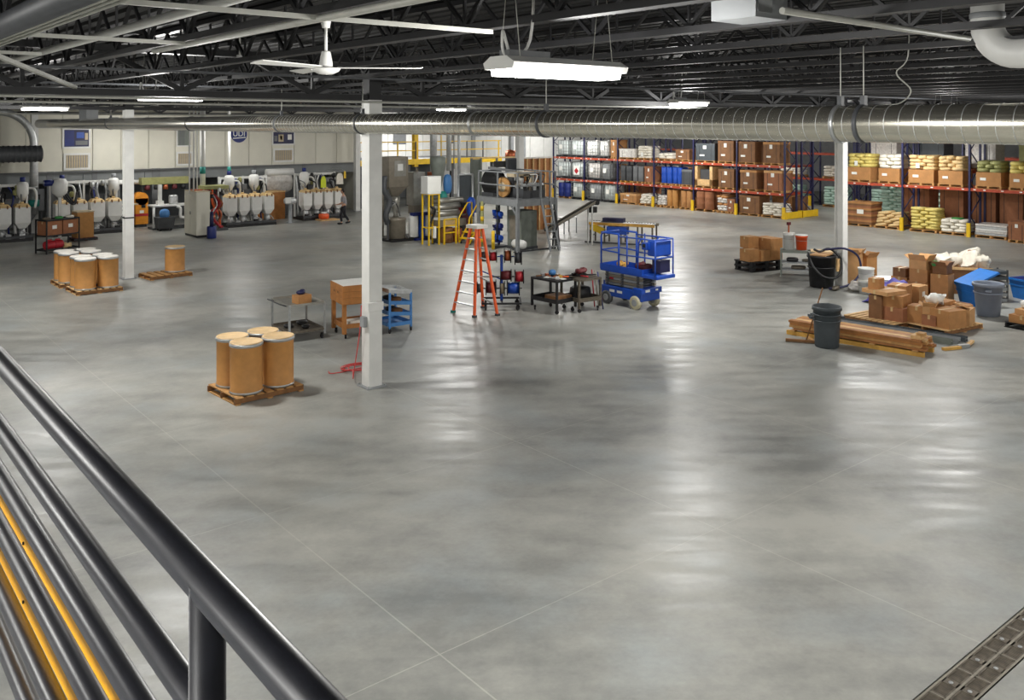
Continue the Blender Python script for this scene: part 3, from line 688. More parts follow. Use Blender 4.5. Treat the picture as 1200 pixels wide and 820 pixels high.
def load_ibc(label, y0, y1, z, h=1.02, xf=XR + .06, m='tote_white', mark=None, dep=1.05):
    w = abs(y1 - y0); t = L_start('liquid_tote', label, xf + dep / 2, (y0 + y1) / 2, z)
    pallet_piece(t, dep, w, 'dark_grey')
    MB().pillow((0, 0, .14 + h / 2), (dep - .06, w - .06, h), n=16, m=6, p=.28).obj('tank', m, t)
    c = MB()
    for zz in (.18, .4, .62, .84, .14 + h): c.box((-dep / 2, 0, zz), (.022, w, .022)); c.box((0, -w / 2, zz), (dep, .022, .022)); c.box((0, w / 2, zz), (dep, .022, .022))
    for k in range(6): c.box((-dep / 2, (k / 5 - .5) * w, .15 + h / 2), (.022, .022, h)); c.box(((k / 5 - .5) * dep, -w / 2, .15 + h / 2), (.022, .022, h))
    c.obj('cage', 'steel', t)
    if mark == 'diamond':
        boxp(t, 'hazard_placard', 'paper', (-dep / 2 - .014, 0, .62), (.01, .62, .62)); boxp(t, 'hazard_diamond', 'red', (-dep / 2 - .022, 0, .58), (.01, .3, .3), rot=(PI / 4, 0, 0))
    else: boxp(t, 'label_plate', 'paper', (-dep / 2 - .014, .12 * w, .7), (.01, .3, .3))
    MB().lathe([(.09, 0), (.09, .05)], n=12).obj('fill_cap', 'plastic_white', t, (0, 0, .14 + h))
    return t
def bag_mesh(m, d, seed=0):
    k = ('bag', m, round(d[0], 2), round(d[1], 2), round(d[2], 2))
    if k not in _bx: _bx[k] = MB().pillow((0, 0, 0), d, n=12, m=6, p=.5).mesh('bag', m)
    return _bx[k]
def load_bags(label, y0, y1, z, layers, lh=.15, m='bag_white', base=None, bh=.0, xf=XR + .06, dep=1.05, wrap=False, slump=0.0, alt=None, tags=0):
    w = abs(y1 - y0); t = L_start('bagged_load', label, xf + dep / 2, (y0 + y1) / 2, z); rr = random.Random(label)
    pallet_piece(t, dep, w); zz = .135
    if base:
        boxp(t, 'carton_base', base, (0, 0, zz + bh / 2), (dep - .06, w - .06, bh)); zz += bh
        boxp(t, 'shipping_tag', 'paper', (-dep / 2 + .02, w * .2, .135 + bh * .5), (.012, w * .22, bh * .2))
    for i in range(layers):
        n = 2 if i % 2 == 0 else 3
        for k in range(n):
            me = bag_mesh(alt if (alt and i % 3 == 2) else m, (dep * (1.0 - slump * i / layers * .3), w / n * 1.04, lh * 1.22))
            link('bag', me, t, (rr.uniform(-.03, .03), (k + .5) / n * w - w / 2 + rr.uniform(-.02, .02) - slump * i * .03, zz + lh * (i + .5)), rot=(rr.uniform(-.05, .05) - slump * .2, rr.uniform(-.05, .05), rr.uniform(-.04, .04)))
    if tags: boxp(t, 'shipping_tag', 'paper', (-dep / 2 - .03, w * .1, zz + layers * lh * .3), (.012, .18, .24))
    return t
def load_drums(label, y0, y1, z, m='blue', h=.9, xf=XR + .06, dep=1.05, pm='wood'):
    w = abs(y1 - y0); t = L_start('drum_load', label, xf + dep / 2, (y0 + y1) / 2, z); pallet_piece(t, dep, w, pm); r = min(w / 4, .29) - .005
    k = ('drm', m, round(r, 2), h)
    if k not in _bx: _bx[k] = MB().lathe([(r * .94, 0), (r, .03), (r, h * .3), (r * 1.03, h * .33), (r, h * .36), (r, h * .63), (r * 1.03, h * .66), (r, h * .69), (r, h - .05), (r * .93, h), (r * .9, h - .015), (0, h - .015)], n=16).mesh('drum', m)
    for sx in (-1, 1):
        for sy in (-1, 1): link('drum', _bx[k], t, (sx * (r + .01) - (.1 if sx < 0 else 0), sy * (r + .012), .135))
    return t
def yr(a, b, x=XR + .1): return onX(b, x), onX(a, x)
F0, L1, L2 = 0.0, 1.385, 2.895
# bay nearest the white wall
a, b = yr(655, 668); load_drums('dark blue steel drums on the floor under the leftmost rack bay', a, b, F0, 'blue_dark', .95)
a, b = yr(670, 683); load_ibc('caged white tote on the floor of the leftmost rack bay', a, b, F0)
a, b = yr(652, 667); load_ibc('caged white tote at the left end of the middle shelf', a, b, L1)
a, b = yr(669, 683.5); load_ibc('caged tote with a red hazard diamond on the middle shelf', a, b, L1, mark='diamond')
a, b = yr(652, 667); load_ibc('caged tote at the left end of the top visible shelf', a, b, L2)
a, b = yr(668.5, 683.5); load_ibc('caged tote second from the left on the top visible shelf', a, b, L2)
# second bay
a, b = yr(689.5, 705); load_ibc('dark wrapped tote on the floor of the second rack bay', a, b, F0, m='grey_paint')
a, b = yr(707, 721.5); load_ibc('pale caged tote on the floor beside the second yellow guard post', a, b, F0)
a, b = yr(688, 704); load_ibc('grey wrapped tote on the middle shelf, right of the hazard diamond', a, b, L1, m='film')
a, b = yr(705, 716); load_ibc('narrow grey wrapped tote on the middle shelf of the second bay', a, b, L1, m='grey_paint')
a, b = yr(686.5, 701); load_ibc('white tote with a square label on the top visible shelf, second bay', a, b, L2, m='plastic_white')
a, b = yr(702, 714); load_ibc('narrow white tote on the top visible shelf, second bay', a, b, L2, m='plastic_white')
a, b = yr(716, 723); load_carton('slim brown carton on the top visible shelf of the second bay', a, b, L2, 1.1, 'card')
# third bay
a, b = yr(727, 746); load_carton('low reddish carton with a torn paper patch on the floor of the third bay', a, b, F0, .55, 'card', lid='card_light')
a, b = yr(749, 764); load_bags('slumped white bags on the floor of the third bay', a, b, F0, 4, .15, 'bag_white', slump=.5)
a, b = yr(727, 740); load_drums('dark grey drums on a yellow pallet on the middle shelf', a, b, L1, 'dark_grey', .98, pm='wood_yellow')
a, b = yr(741, 753); load_drums('grey plastic drums on the middle shelf beside the brown carton', a, b, L1, 'mid_grey', .98)
a, b = yr(755.5, 765.5); load_carton('brown carton on the middle shelf left of the blue drums', a, b, L1, .98, 'card_red')
a, b = yr(726, 744); load_carton('pale wrapped load on the top visible shelf behind the diagonal braces', a, b, L2, .55, 'film')
a, b = yr(747, 763); load_bags('pale bag load on the top visible shelf, third bay', a, b, L2, 5, .15, 'bag_white', tags=1)
# fourth bay
a, b = yr(769, 779); load_bags('grey plastic sacks on the floor left of the fibre drums in the racks', a, b, F0, 4, .15, 'film', slump=.6)
a, b = yr(780.5, 792); load_drums('bright tan fibre drums on the floor of the fourth bay', a, b, F0, 'fibre', 1.0)
a, b = yr(797, 810); load_drums('brown fibre drums on the floor beside the fourth guard post', a, b, F0, 'card', 1.0)
a, b = yr(774, 786); load_drums('bright blue plastic drums on the middle shelf, left pallet', a, b, L1, 'blue', 1.0)
a, b = yr(787, 797.5); load_drums('bright blue plastic drums on the middle shelf, right pallet', a, b, L1, 'blue', 1.0)
a, b = yr(799, 811); load_carton('near-black carton with a pale rim on the middle shelf beside the blue drums', a, b, L1, .9, 'dark_grey', lid='mid_grey', tags=0)
a, b = yr(771, 787); load_bags('low white bag load on the top visible shelf above the blue drums', a, b, L2, 2, .17, 'bag_white')
a, b = yr(792, 808); load_carton('low brown carton on the top visible shelf above the blue drums', a, b, L2, .6, 'card_dark')
# fifth bay
a, b = yr(815, 837); load_drums('dark brown drums on the floor right of the fourth guard post', a, b, F0, 'card_red', 1.05)
a, b = yr(840, 852); load_bags('film-wrapped mixed sacks on the floor of the fifth bay', a, b, F0, 6, .15, 'film', alt='card')
a, b = yr(852.5, 861.5); load_carton('small reddish carton on the floor at the fifth guard post', a, b, F0, .72, 'card_red')
a, b = yr(814.5, 835)
w = abs(b - a); t = thing('open_crate', 'open-fronted pale wooden crate on the middle shelf', 'crate', (XR + .58, (a + b) / 2, L1)); pallet_piece(t, 1.05, w)
boxp(t, 'base_panel', 'wood_pale', (0, 0, .33), (1.0, w, .36)); boxp(t, 'back_panel', 'wood_dark', (.48, 0, .75), (.03, w, 1.15))
for s in (-1, 1): boxp(t, 'side_panel', 'wood_pale', (0, s * (w / 2 - .1), .72), (1.0, .2, 1.15))
boxp(t, 'contents', 'dark_grey', (.05, 0, .8), (.7, w - .5, .6))
a, b = yr(842, 860.5); load_carton('brown carton with a white tag on the middle shelf, fifth bay', a, b, L1, 1.05)
a, b = yr(815.5, 838); load_carton('blackish carton on the top visible shelf, fifth bay', a, b, L2, 1.0, 'can_grey')
a, b = yr(841.5, 860); load_carton('brown carton on the top visible shelf beside the blackish one', a, b, L2, 1.18)
# sixth bay
a, b = yr(866.5, 890); load_carton('big dark carton with two white tags on the floor of the sixth bay', a, b, F0, 1.0)
a, b = yr(892.5, 917); load_bags('low stack of white bags on the floor at the yellow end guard', a, b, F0, 5, .13, 'bag_white')
a, b = yr(867.5, 887); load_carton('brown carton on the middle shelf, left load of the sixth bay', a, b, L1, 1.05, 'card_dark', lid='card')
a, b = yr(895.5, 917); load_carton('brown carton with a pale lid on the middle shelf at the rack end', a, b, L1, 1.08, 'card_red', lid='card_light')
a, b = yr(864, 885); load_carton('brown carton on the top visible shelf, left load of the sixth bay', a, b, L2, 1.15)
a, b = yr(894.5, 914); load_carton('brown carton with pale base on the top visible shelf at the rack end', a, b, L2, 1.15, 'card_dark', lid='card')
ORD = ('first', 'second', 'third', 'fourth', 'fifth', 'sixth')
# second row seen through the first, left part
for k in range(6):
    for j, h in enumerate((.95, .9)):
        y = Y1[k] + .85 + j * 1.45
        load_carton('dim ' + ('brown carton', 'film-wrapped load')[(k * 2 + j) % 4 == 2] + ' in the rear rack, ' + ('floor', 'shelf')[(k + j) % 2] + ' level, ' + ORD[k] + ' bay from the aisle, ' + ('right', 'left')[j], y - .55, y + .55, (F0, L1)[(k + j) % 2], h, ('card_dark', 'card', 'film', 'card_red')[(k * 2 + j) % 4], xf=XR + 1.72, tags=0)['group'] = 'dim loads in the rear rack'
# right rack
U = 2.24
a, b = yr(992, 1021); t = L_start('flat_carton_stack', 'big stack of flattened brown cartons at the left end of the right rack floor', XR + .62, (a + b) / 2, 0); pallet_piece(t, 1.1, abs(b - a))
for i in range(11): boxp(t, 'flat_carton', ('card_dark', 'card', 'card_red')[i % 3], (random.uniform(-.02, .02), random.uniform(-.02, .02), .135 + .1 * (i + .5)), (1.08, abs(b - a), .094))
boxp(t, 'shipping_tag', 'paper', (-.56, -.1, .75), (.012, .35, .22))
a, b = yr(1024, 1054); load_bags('slumped tan bags on the floor left of the first guard post of the right rack', a, b, F0, 5, .14, 'bag_tan', slump=.9)
a, b = yr(1066, 1098); load_bags('yellowish bag stack on the floor between the two right guard posts', a, b, F0, 7, .145, 'bag_yellow')
a, b = yr(1101, 1133); load_bags('low white bag stack with a green bag on top beside the right guard post', a, b, F0, 4, .145, 'bag_white')
t = tag(link('green_bag', bag_mesh('green', (.5, .5, .08)), None, (XR + .6, (a + b) / 2, .75)), 'flat green bag lying on the low white bag stack', 'bag')
a, b = yr(1143, 1180); t = L_start('panel_stack', 'low stack of long white panels on the floor at the right edge rack', XR + .6, (a + b) / 2, 0); pallet_piece(t, 1.1, abs(b - a))
for i in range(5): boxp(t, 'panel', ('galv', 'film', 'plastic_white')[i % 3], (0, random.uniform(-.02, .02), .14 + .1 * (i + .5)), (1.05, abs(b - a), .085))
a, b = yr(1182, 1203, XR - .5); load_carton('reddish carton with a white tag sticking out at the right picture edge', a, b, F0, .78, 'card_red', xf=XR - .6, tags=1)
for px0, px1, m, mb_, n, lb in ((993, 1021, 'bag_yellow', 'card', 4, 'bag-topped brown load at the left end of the right shelf'), (1029, 1055, 'bag_white', 'card', 4, 'bag-topped load second from the left on the right shelf'), (1064, 1095, 'bag_tan', 'card', 4, 'bag-topped load third from the left on the right shelf'), (1099, 1129, 'bag_tan', 'card', 4, 'bag-topped load fourth from the left on the right shelf'), (1143, 1174, 'olive', 'card', 3, 'olive-topped wrapped load on the right shelf'), (1182, 1214, 'bag_yellow', 'card', 3, 'wrapped load on the right shelf cut by the picture edge')):
    a, b = yr(px0, px1); load_bags(lb, a, b, U, n, .17, m, base=mb_, bh=.62, tags=1 if px0 in (993, 1064) else 0)
for k, (px0, px1) in enumerate(((1060, 1090), (1102, 1130), (1140, 1168), (1172, 1200))):
    a, b = yr(px0, px1, XR + 1.8); load_carton(['tall wrapped brown load behind the yellowish bags', 'tall wrapped brown load behind the low white bag stack', 'tall wrapped brown load behind the white panels', 'tall wrapped brown load behind the reddish edge carton'][k], a, b, 0, 2.0, 'card_red', xf=XR + 1.7, tags=0)
for k in range(4):
    y = Y2[0] - 1.3 - 2.4 * k; load_carton('dim wrapped load high in the rear right rack, ' + ORD[k] + ' from the cross aisle', y - .7, y + .7, 2.97, 1.2, ('film', 'can_grey', 'film', 'olive')[k], xf=XR + 1.7, tags=0)['group'] = 'dim loads high in the rear right rack'
for k in range(5):
    y = 20.9 + 3.15 * k
    for z, m in ((0, 'bag_teal'), (1.77, 'bag_white')):
        t = load_bags(('teal-white bag stack on the floor', 'white bag stack on the shelf')[z > 0] + ' of the farthest rack, ' + ORD[k] + ' bay from the right', y - .75, y + .75, z, 7 if z == 0 else 4, .16, m, xf=50.6); t['group'] = 'bag loads in the farthest rack'
x, y = at(977, 54)
load_bags('teal-white bag stack on the aisle floor beyond the yellow end guard', 24.0, 25.4, 0, 11, .16, 'bag_teal', xf=47.0)
load_carton('brown carton on the aisle floor beside the end guard', 28.9, 30.2, 0, 1.0, 'card', xf=XR + 1.7, tags=0)

# ================================================================ CARTS, LADDER, REELS, LIFT
def casters(t, xs, ys, h=.14, m='rubber'):
    k = ('cast', h)
    if k not in _bx: _bx[k] = MB().lathe([(h * .36, -.02), (h * .43, -.012), (h * .43, .012), (h * .36, .02)], (0, 0, h * .43), n=14, axis='Y').box((0, 0, h * .8), (.03, .06, h * .4)).mesh('caster', m)
    for x in xs:
        for y in ys: link('caster', _bx[k], t, (x, y, 0), random.uniform(0, 3))
def tray(mb, L, W, z, lip=.05):
    mb.box((0, 0, z), (L, W, .012))
    for s in (-1, 1): mb.box((s * L / 2, 0, z + lip / 2), (.012, W, lip)); mb.box((0, s * W / 2, z + lip / 2), (L, .012, lip))
# steel service cart with a carton
t = thing('service_cart', 'two-tier steel service cart standing behind the four near drums', 'cart', (9.74, 20.2), -.06)
m = MB(); tray(m, .92, 1.15, .86); m.obj('top_shelf', 'stainless', t)
m = MB(); tray(m, .92, 1.15, .22); m.obj('bottom_shelf', 'iron', t)
for sx in (-1, 1):
    for sy in (-1, 1): boxp(t, 'leg', 'steel', (sx * .445, sy * .56, .52), (.045, .045, .78))
MB().tube([(-.46, .4, .86), (-.62, .4, .92), (-.62, -.4, .92), (-.46, -.4, .86)], .014, 8).obj('push_handle', 'dark_grey', t)
casters(t, (-.4, .4), (-.5, .5))
for x, y, r in ((-.2, .1, .12), (.1, -.2, .1), (.22, .25, .14)):
    tag(MB().lathe([(r * .7, 0), (r, .03), (r, .07), (r * .6, .09)], n=12).obj('coiled_hose', 'black', None, (9.74 + x, 20.2 + y, .228)), ['dark coiled hose on the lower tier of the steel service cart, left one', 'dark coiled hose on the lower tier of the steel service cart, front one', 'dark coiled hose on the lower tier of the steel service cart, rear one'][0 if x < 0 else (1 if y < 0 else 2)], 'hose')
c = carton('small open-looking carton on top of the steel service cart', (9.72, 19.96, .868), (.36, .3, .2), .1, 'card', tape=False)
t = thing('blue_rag', 'crumpled blue cloth lying on the small carton of the service cart', 'cloth', (9.7, 19.98, 1.068)); MB().pillow((0, 0, .05), (.22, .18, .1), p=.8).pillow((.06, .03, .07), (.12, .14, .1), 1, p=.8).obj('cloth', 'navy', t)
# tall wood crate cart
ccx, ccy, cr = 10.97, 19.56, -.17
t = thing('crate_cart', 'tall wooden crate table on casters behind the white column', 'cart', (ccx, ccy), cr)
LX, LY = .96, .9
for sx in (-1, 1):
    for sy in (-1, 1): boxp(t, 'leg', 'crate_wood', (sx * (LX / 2 - .05), sy * (LY / 2 - .05), .52), (.09, .09, .8))
for z0, n in ((.84, 3),):
    for i in range(n):
        for s in (-1, 1):
            boxp(t, 'side_board', 'crate_wood', (0, s * LY / 2, z0 + .075 + .15 * i), (LX + .03, .03, .145)); boxp(t, 'side_board', 'crate_wood', (s * LX / 2, 0, z0 + .075 + .15 * i), (.03, LY - .03, .145))
boxp(t, 'lid_sheet', 'paper', (.0, 0, 1.285), (LX - .02, LY - .02, .02)); boxp(t, 'bottom_board', 'crate_wood', (0, 0, .84), (LX, LY, .03))
for s in (-1, 1): boxp(t, 'stretcher', 'crate_wood', (0, s * (LY / 2 - .05), .3), (LX - .1, .05, .1)); boxp(t, 'stretcher', 'crate_wood', (s * (LX / 2 - .05), 0, .3), (.05, LY - .1, .1))
boxp(t, 'lower_shelf', 'crate_wood', (0, 0, .26), (LX - .1, LY - .1, .03))
for y in (-.14, .14): boxp(t, 'stencil_mark', 'wood_dark', (-LX / 2 - .017, y, 1.1), (.004, .14, .05))
casters(t, (-.38, .38), (-.36, .36), .13)
c = carton('pale flat packet lying on the lower shelf of the crate table', (10.85, 19.4, .278), (.4, .3, .12), 0, 'bag_white', tape=False)
# blue tool cart
bt = (11.95, 19.42); t = thing('tool_cart', 'blue steel tool cart with slanted trays next to the wooden crate table', 'cart', bt, -.05)
for sx in (-1, 1):
    for sy in (-1, 1): boxp(t, 'post', 'blue_cart', (sx * .30, sy * .40, .56 - (.05 if sx > 0 else 0)), (.045, .045, .9))
for z, mm in ((.98, 'galv'), (.70, 'blue_cart'), (.43, 'blue_cart'), (.18, 'blue_cart')):
    m = MB(); m.box((0, 0, 0), (.64, .82, .02))
    for s in (-1, 1): m.box((s * .32, 0, .03), (.015, .82, .09)); m.box((0, s * .41, .03), (.64, .015, .09))
    o = m.obj('tray', mm, t, (0, 0, z)); o.rotation_euler = (0, .12 if z > .2 else 0, 0)
casters(t, (-.3, .3), (-.4, .4), .13)
for k, (y, z) in enumerate(((-.2, .45), (.1, .45), (-.15, .72), (.2, .72))):
    o = tag(MB().pillow((0, 0, .06), (.3, .2, .12), p=.6).obj('parts_bag', 'black' if k % 2 else 'wood_dark', None, (bt[0] + .0, bt[1] + y, z + .0)), ['dark parts bag on the lower tray of the blue tool cart, near end', 'dark parts bag on the lower tray of the blue tool cart, far end', 'dark parts bag on the middle tray of the blue tool cart, near end', 'dark parts bag on the middle tray of the blue tool cart, far end'][k], 'bag')
# red hose at the near column
hx, hy = G(411, 434); pts = []
for k in range(90):
    a = k * .33; r = .30 + .07 * math.sin(k * .37); pts.append((hx + .12 + r * 1.05 * math.cos(a) + .1 * math.sin(k * .11), hy + r * .75 * math.sin(a) + .05 * math.cos(k * .23), .014 + .0007 * k))
pts = [(hx - .42, hy + .18, .014), (hx - .46, hy + .02, .014), (hx - .2, hy - .03, .014)] + pts + [(8.86, 15.9, .08), (8.80, 15.75, .3), (8.82, 15.56, 1.1), (8.82, 15.5, 1.62)]
o0 = Vector((hx, hy, 0)); tag(MB().tube(smooth_path([Vector(p) - o0 for p in pts], 3), .0105, 6).obj('red_air_hose', 'red_cable', None, o0), 'red cord coiled on the floor and hanging from the near white column', 'hose')

# orange step ladder
ll = thing('step_ladder', 'tall orange step ladder with a pale top cap standing beside the cable reel cart', 'ladder', (14.62, 19.62), 0)
FL, FR = Vector(G(542, 367) + (0,)), Vector(G(580, 370) + (0,)); off = Vector((14.62, 19.62, 0))
# ladder square to the camera-left heading: front feet (556,372)/(583,371), rear feet (531,366)/(567,364)
A_, B_, C_, D_ = [Vector(G(*p) + (0,)) - off for p in ((556, 372), (583, 370), (531, 366), (566, 361))]
cen = (A_ + B_ + C_ + D_) / 4; hgt = 2.36
def rail_(a, w, m, nm, th=.05):
    top = cen + (a - cen) * .26; top.z = hgt
    b = MB().bar(a, top, w, th); return b.obj(nm, m, ll), a, top
ra = [rail_(p, .075, 'orange', 'front_rail') for p in (A_, C_)] + [rail_(p, .07, 'orange', 'rear_rail') for p in (B_, D_)]
for i in range(1, 8):
    f = i / 8; p, q = ra[0][1].lerp(ra[0][2], f), ra[1][1].lerp(ra[1][2], f); MB().bar(p, q, .085, .028).obj('step', 'galv', ll)
    if i % 2 or i > 5:
        p, q = ra[2][1].lerp(ra[2][2], f), ra[3][1].lerp(ra[3][2], f); MB().bar(p, q, .03, .03).obj('brace_bar', 'steel', ll)
for i in (.45,):
    for j in (0, 1): MB().bar(ra[j][1].lerp(ra[j][2], i), ra[j + 2][1].lerp(ra[j + 2][2], i), .02, .02).obj('spreader', 'steel', ll)
a0 = math.atan2((A_ - C_).y, (A_ - C_).x)
o = MB().box((0, 0, 0), (.46, .40, .09)).obj('top_cap', 'lid_white', ll, (cen.x, cen.y, hgt + .03), a0)
for r_ in ra:
    MB().box((0, 0, .03), (.10, .10, .06)).obj('rubber_foot', 'teal' if r_ is ra[1] else 'dark_grey', ll, (r_[1].x, r_[1].y, 0), a0)

# cable reel cart
rc = (15.72, 19.72); ra_ = -.66                       # the reel rods run square to the line of sight
t = thing('reel_cart', 'low black cart with a blue post carrying wire spools', 'cart', rc, ra_)
for s in (-1, 1): boxp(t, 'frame_bar', 'black', (0, s * .42, .2), (1.1, .05, .05)); boxp(t, 'frame_bar', 'black', (s * .53, 0, .2), (.05, .8, .05))
boxp(t, 'frame_bar', 'black', (0, 0, .2), (.06, .8, .05)); boxp(t, 'mast', 'blue', (0, 0, .85), (.08, .08, 1.3))
for z in (.55, .88, 1.45): MB().tube([(-.58, 0, z), (.58, 0, z)], .018, 8).obj('rod', 'blue' if z > 1 else 'dark_grey', t)
MB().bar((-.62, .1, 1.05), (0, 0, .8), .03).obj('stay', 'blue', t)
casters(t, (-.45, .45), (-.36, .36), .19)
def spool(lb, x, z, r, w, core, fl='black', hub='paper', y=0):
    c, s = math.cos(ra_), math.sin(ra_)
    q = thing('wire_spool', lb, 'spool', (rc[0] + x * c - y * s, rc[1] + x * s + y * c, z), ra_)
    f = MB()
    for sg in (-1, 1): f.lathe([(r, sg * w / 2 - .012), (r, sg * w / 2 + .012)], axis='X', n=22)
    f.obj('flange', fl, q)
    MB().lathe([(r * .72, -w / 2 + .012), (r * .75, 0), (r * .72, w / 2 - .012)], axis='X', n=18).obj('wire_winding', core, q)
    MB().lathe([(r * .3, -w / 2 - .02), (r * .3, w / 2 + .02)], axis='X', n=12).obj('hub', hub, q)
for a_ in (('white-hubbed spool at the left end of the upper rod', -.50, 1.45, .19, .16, 'dark_grey', 'black', 'paper'), ('red wire spool second from the left on the upper rod', -.24, 1.45, .17, .2, 'red'), ('copper-coloured spool on the upper rod beside the blue post', .17, 1.47, .20, .18, 'copper'), ('dark spool at the right end of the upper rod', .47, 1.42, .21, .18, 'dark_grey'),
           ('red wire spool sticking out at the right of the middle rod', .50, .88, .2, .24, 'red'), ('maroon cable spool in the middle of the middle rod', .12, .92, .18, .3, 'maroon'),
           ('small dark spool at the left end of the low rod', -.62, .56, .17, .14, 'dark_grey'), ('red-brown cable spool left of the mast on the low rod', -.3, .58, .22, .28, 'maroon'), ('pale-faced spool at the mast on the low rod', .02, .55, .21, .12, 'tan', 'black', 'paper'), ('bright blue wire spool right of the mast on the low rod', .33, .56, .22, .34, 'blue')):
    spool(*a_)

# two work carts
def work_cart(lb, loc, rz, L, W, H, m, wheels=True):
    t = thing('work_cart', lb, 'cart', loc, rz)
    q = MB(); tray(q, L, W, H, -.05); q.obj('top_tray', m, t)
    q = MB(); tray(q, L, W, .3, .11); q.obj('lower_tray', m, t)
    for sx in (-1, 1):
        for sy in (-1, 1): boxp(t, 'leg', m, (sx * (L / 2 - .025), sy * (W / 2 - .025), H / 2 + .06), (.055, .055, H - .13))
    casters(t, (-L / 2 + .08, L / 2 - .08), (-W / 2 + .08, W / 2 - .08), .13)
    return t
w1 = (16.62, 18.52); work_cart('black work cart with tools spread on top, left of the pair beside the blue lift', w1, .06, .78, 1.02, .92, 'steel_black')
w2 = (17.3, 18.14); work_cart('grey-brown work cart next to the blue lift, its top piled with red tools', w2, -.1, .80, .86, .92, 'iron')
def lump(nm, lb, cat, loc, d, m, rz=0, p=.7):
    soft = nm in ('plastic_sheet', 'film_heap', 'paper_clump', 'tool_bag', 'brown_scrap', 'red_toolbox', 'yellow_gear', 'cable_bundle')
    q = MB().pillow((0, 0, d[2] / 2), d, rz, 22 if soft else 10, 12 if soft else 6, p)
    if soft: q.crumple(min(d) * .55, 3.2 / max(d), len(lb))
    return tag(q.obj(nm, m, None, loc), lb, cat)
def tool(nm, lb, loc, rz, m1, m2, L=.28):              # handle and head: a hand tool
    t = thing(nm, lb, 'tool', loc, rz); MB().tube([(-L / 2, 0, .03), (L * .15, 0, .03)], .02, 8).obj('handle', m1, t); boxp(t, 'head', m2, (L * .32, 0, .04), (L * .36, .07, .07)); return t
for i, (dx, dy, m1, m2, lb) in enumerate(((-.22, .32, 'wood_dark', 'steel', 'orange-handled tool at the far left of the black work cart top'), (-.05, .18, 'copper', 'copper', 'copper-coloured fitting on the black work cart top'), (.15, -.25, 'orange', 'wood_yellow', 'orange tool near the front of the black work cart top'), (.22, .05, 'wood_yellow', 'steel', 'yellow-handled tool on the black work cart, near its right edge'), (-.2, -.25, 'galv', 'plastic_white', 'pale metal fitting at the front left of the black work cart'), (.05, -.05, 'copper', 'wood_dark', 'brown fitting in the middle of the black work cart top'))):
    tool('hand_tool', lb, (w1[0] + dx, w1[1] + dy, .926), i * 1.3, m1, m2)
lump('blue_roll', 'pale blue crumpled wipe roll on the black work cart', 'roll', (w1[0] + .2, w1[1] + .28, .926), (.2, .18, .16), 'blue_cart')
for i, (dx, dy, lb) in enumerate(((-.15, .1, 'white paper sheet on the black work cart, upper one'), (.0, -.36, 'white paper sheet on the black work cart, front one'))): tag(MB().box((0, 0, .004), (.2, .15, .008), .4 + i).obj('paper_sheet', 'paper', None, (w1[0] + dx, w1[1] + dy, .926)), lb, 'paper')
for i, (dx, dy, m1, m2, L, lb) in enumerate(((-.2, .2, 'black', 'black', .4, 'black cordless tool at the left of the grey-brown work cart top'), (.05, .1, 'red', 'red', .44, 'red power tool in the pile on the grey-brown cart, rear one'), (-.05, -.12, 'red', 'black', .38, 'red power tool in the pile on the grey-brown cart, front one'), (.24, -.05, 'black', 'black', .46, 'long black tool at the right of the grey-brown work cart'), (.1, .3, 'black', 'dark_grey', .4, 'dark tool at the back of the grey-brown work cart'))):
    tool('power_tool', lb, (w2[0] + dx, w2[1] + dy, .926), i * .9, m1, m2, L)
lump('tool_bag', 'red and black tool bag lying across the grey-brown work cart', 'bag', (w2[0] + .05, w2[1] + .02, .99), (.36, .26, .12), 'maroon')
tag(MB().pillow((0, 0, .18), (.5, .5, .36), p=.45).obj('black_bin', 'black', None, (w2[0] + .0, w2[1] + .02, .306)), 'black plastic bin on the lower tray of the grey-brown work cart', 'bin')
tag(MB().box((0, 0, .075), (.56, .5, .15)).obj('wood_box', 'wood_dark', None, (w1[0] + .05, w1[1] - .14, .306)), 'brown wooden box on the lower tray of the black work cart', 'box')
for k, (m_, lb) in enumerate((('blue_dark', 'blue pole leaning on the right end of the grey-brown cart'), ('iron_light', 'pale pole leaning on the right end of the grey-brown cart'), ('red', 'red pole leaning on the right end of the grey-brown cart'))):
    tag(MB().tube([(0, 0, 0), (-.12 + .05 * k, .1, 1.05)], .018, 8).obj('leaning_pole', m_, None, (w2[0] + .50 + .03 * k, w2[1] - .38 + .2 * k, 0)), lb, 'pole')

# scissor lift
sl = (18.86, 17.72); t = thing('scissor_lift', 'blue scissor lift lowered, with railed platform and grey scissor stack', 'lift', sl, .0)
LW, LL = .78, 1.55                                     # across X, along Y
def bev(mb_, nm, m_, w=.02):
    o = mb_.obj(nm, m_, t); b = o.modifiers.new('bevel', 'BEVEL'); b.width = w; b.segments = 2; b.limit_method = 'ANGLE'; return o
bev(MB().box((0, 0, .38), (LW, LL, .30)), 'chassis', 'blue')
bev(MB().box((0, -.66, .52), (LW + .06, .34, .16)), 'chassis_nose', 'blue'); boxp(t, 'ladder_bracket', 'blue', (0, LL / 2 + .03, .45), (.5, .06, .36))
for sx in (-1, 1):
    for sy in (-1, 1):
        w = MB().lathe([(.14, -.06), (.19, -.05), (.19, .05), (.14, .06)], axis='X', n=22).obj('wheel', 'yellow_wheel' if sy < 0 else 'dark_grey', t, (sx * (LW / 2 - .01), sy * .56, .19))
        MB().lathe([(.08, -.066), (.1, -.063), (.1, .063), (.08, .066)], axis='X', n=14).obj('rim', 'grey_paint', w)
for i in range(5):
    z = .585 + i * .077
    for s in (-1, 1): boxp(t, 'scissor_arm', 'tan_metal' if i % 2 else 'grey_paint', (s * .27, 0, z), (.07, LL - .12, .062))
    for y in (-.6, 0, .6): MB().lathe([(.035, -.36), (.035, .36)], axis='X', n=10).obj('pivot_pin', 'dark_grey', t, (0, y, z))
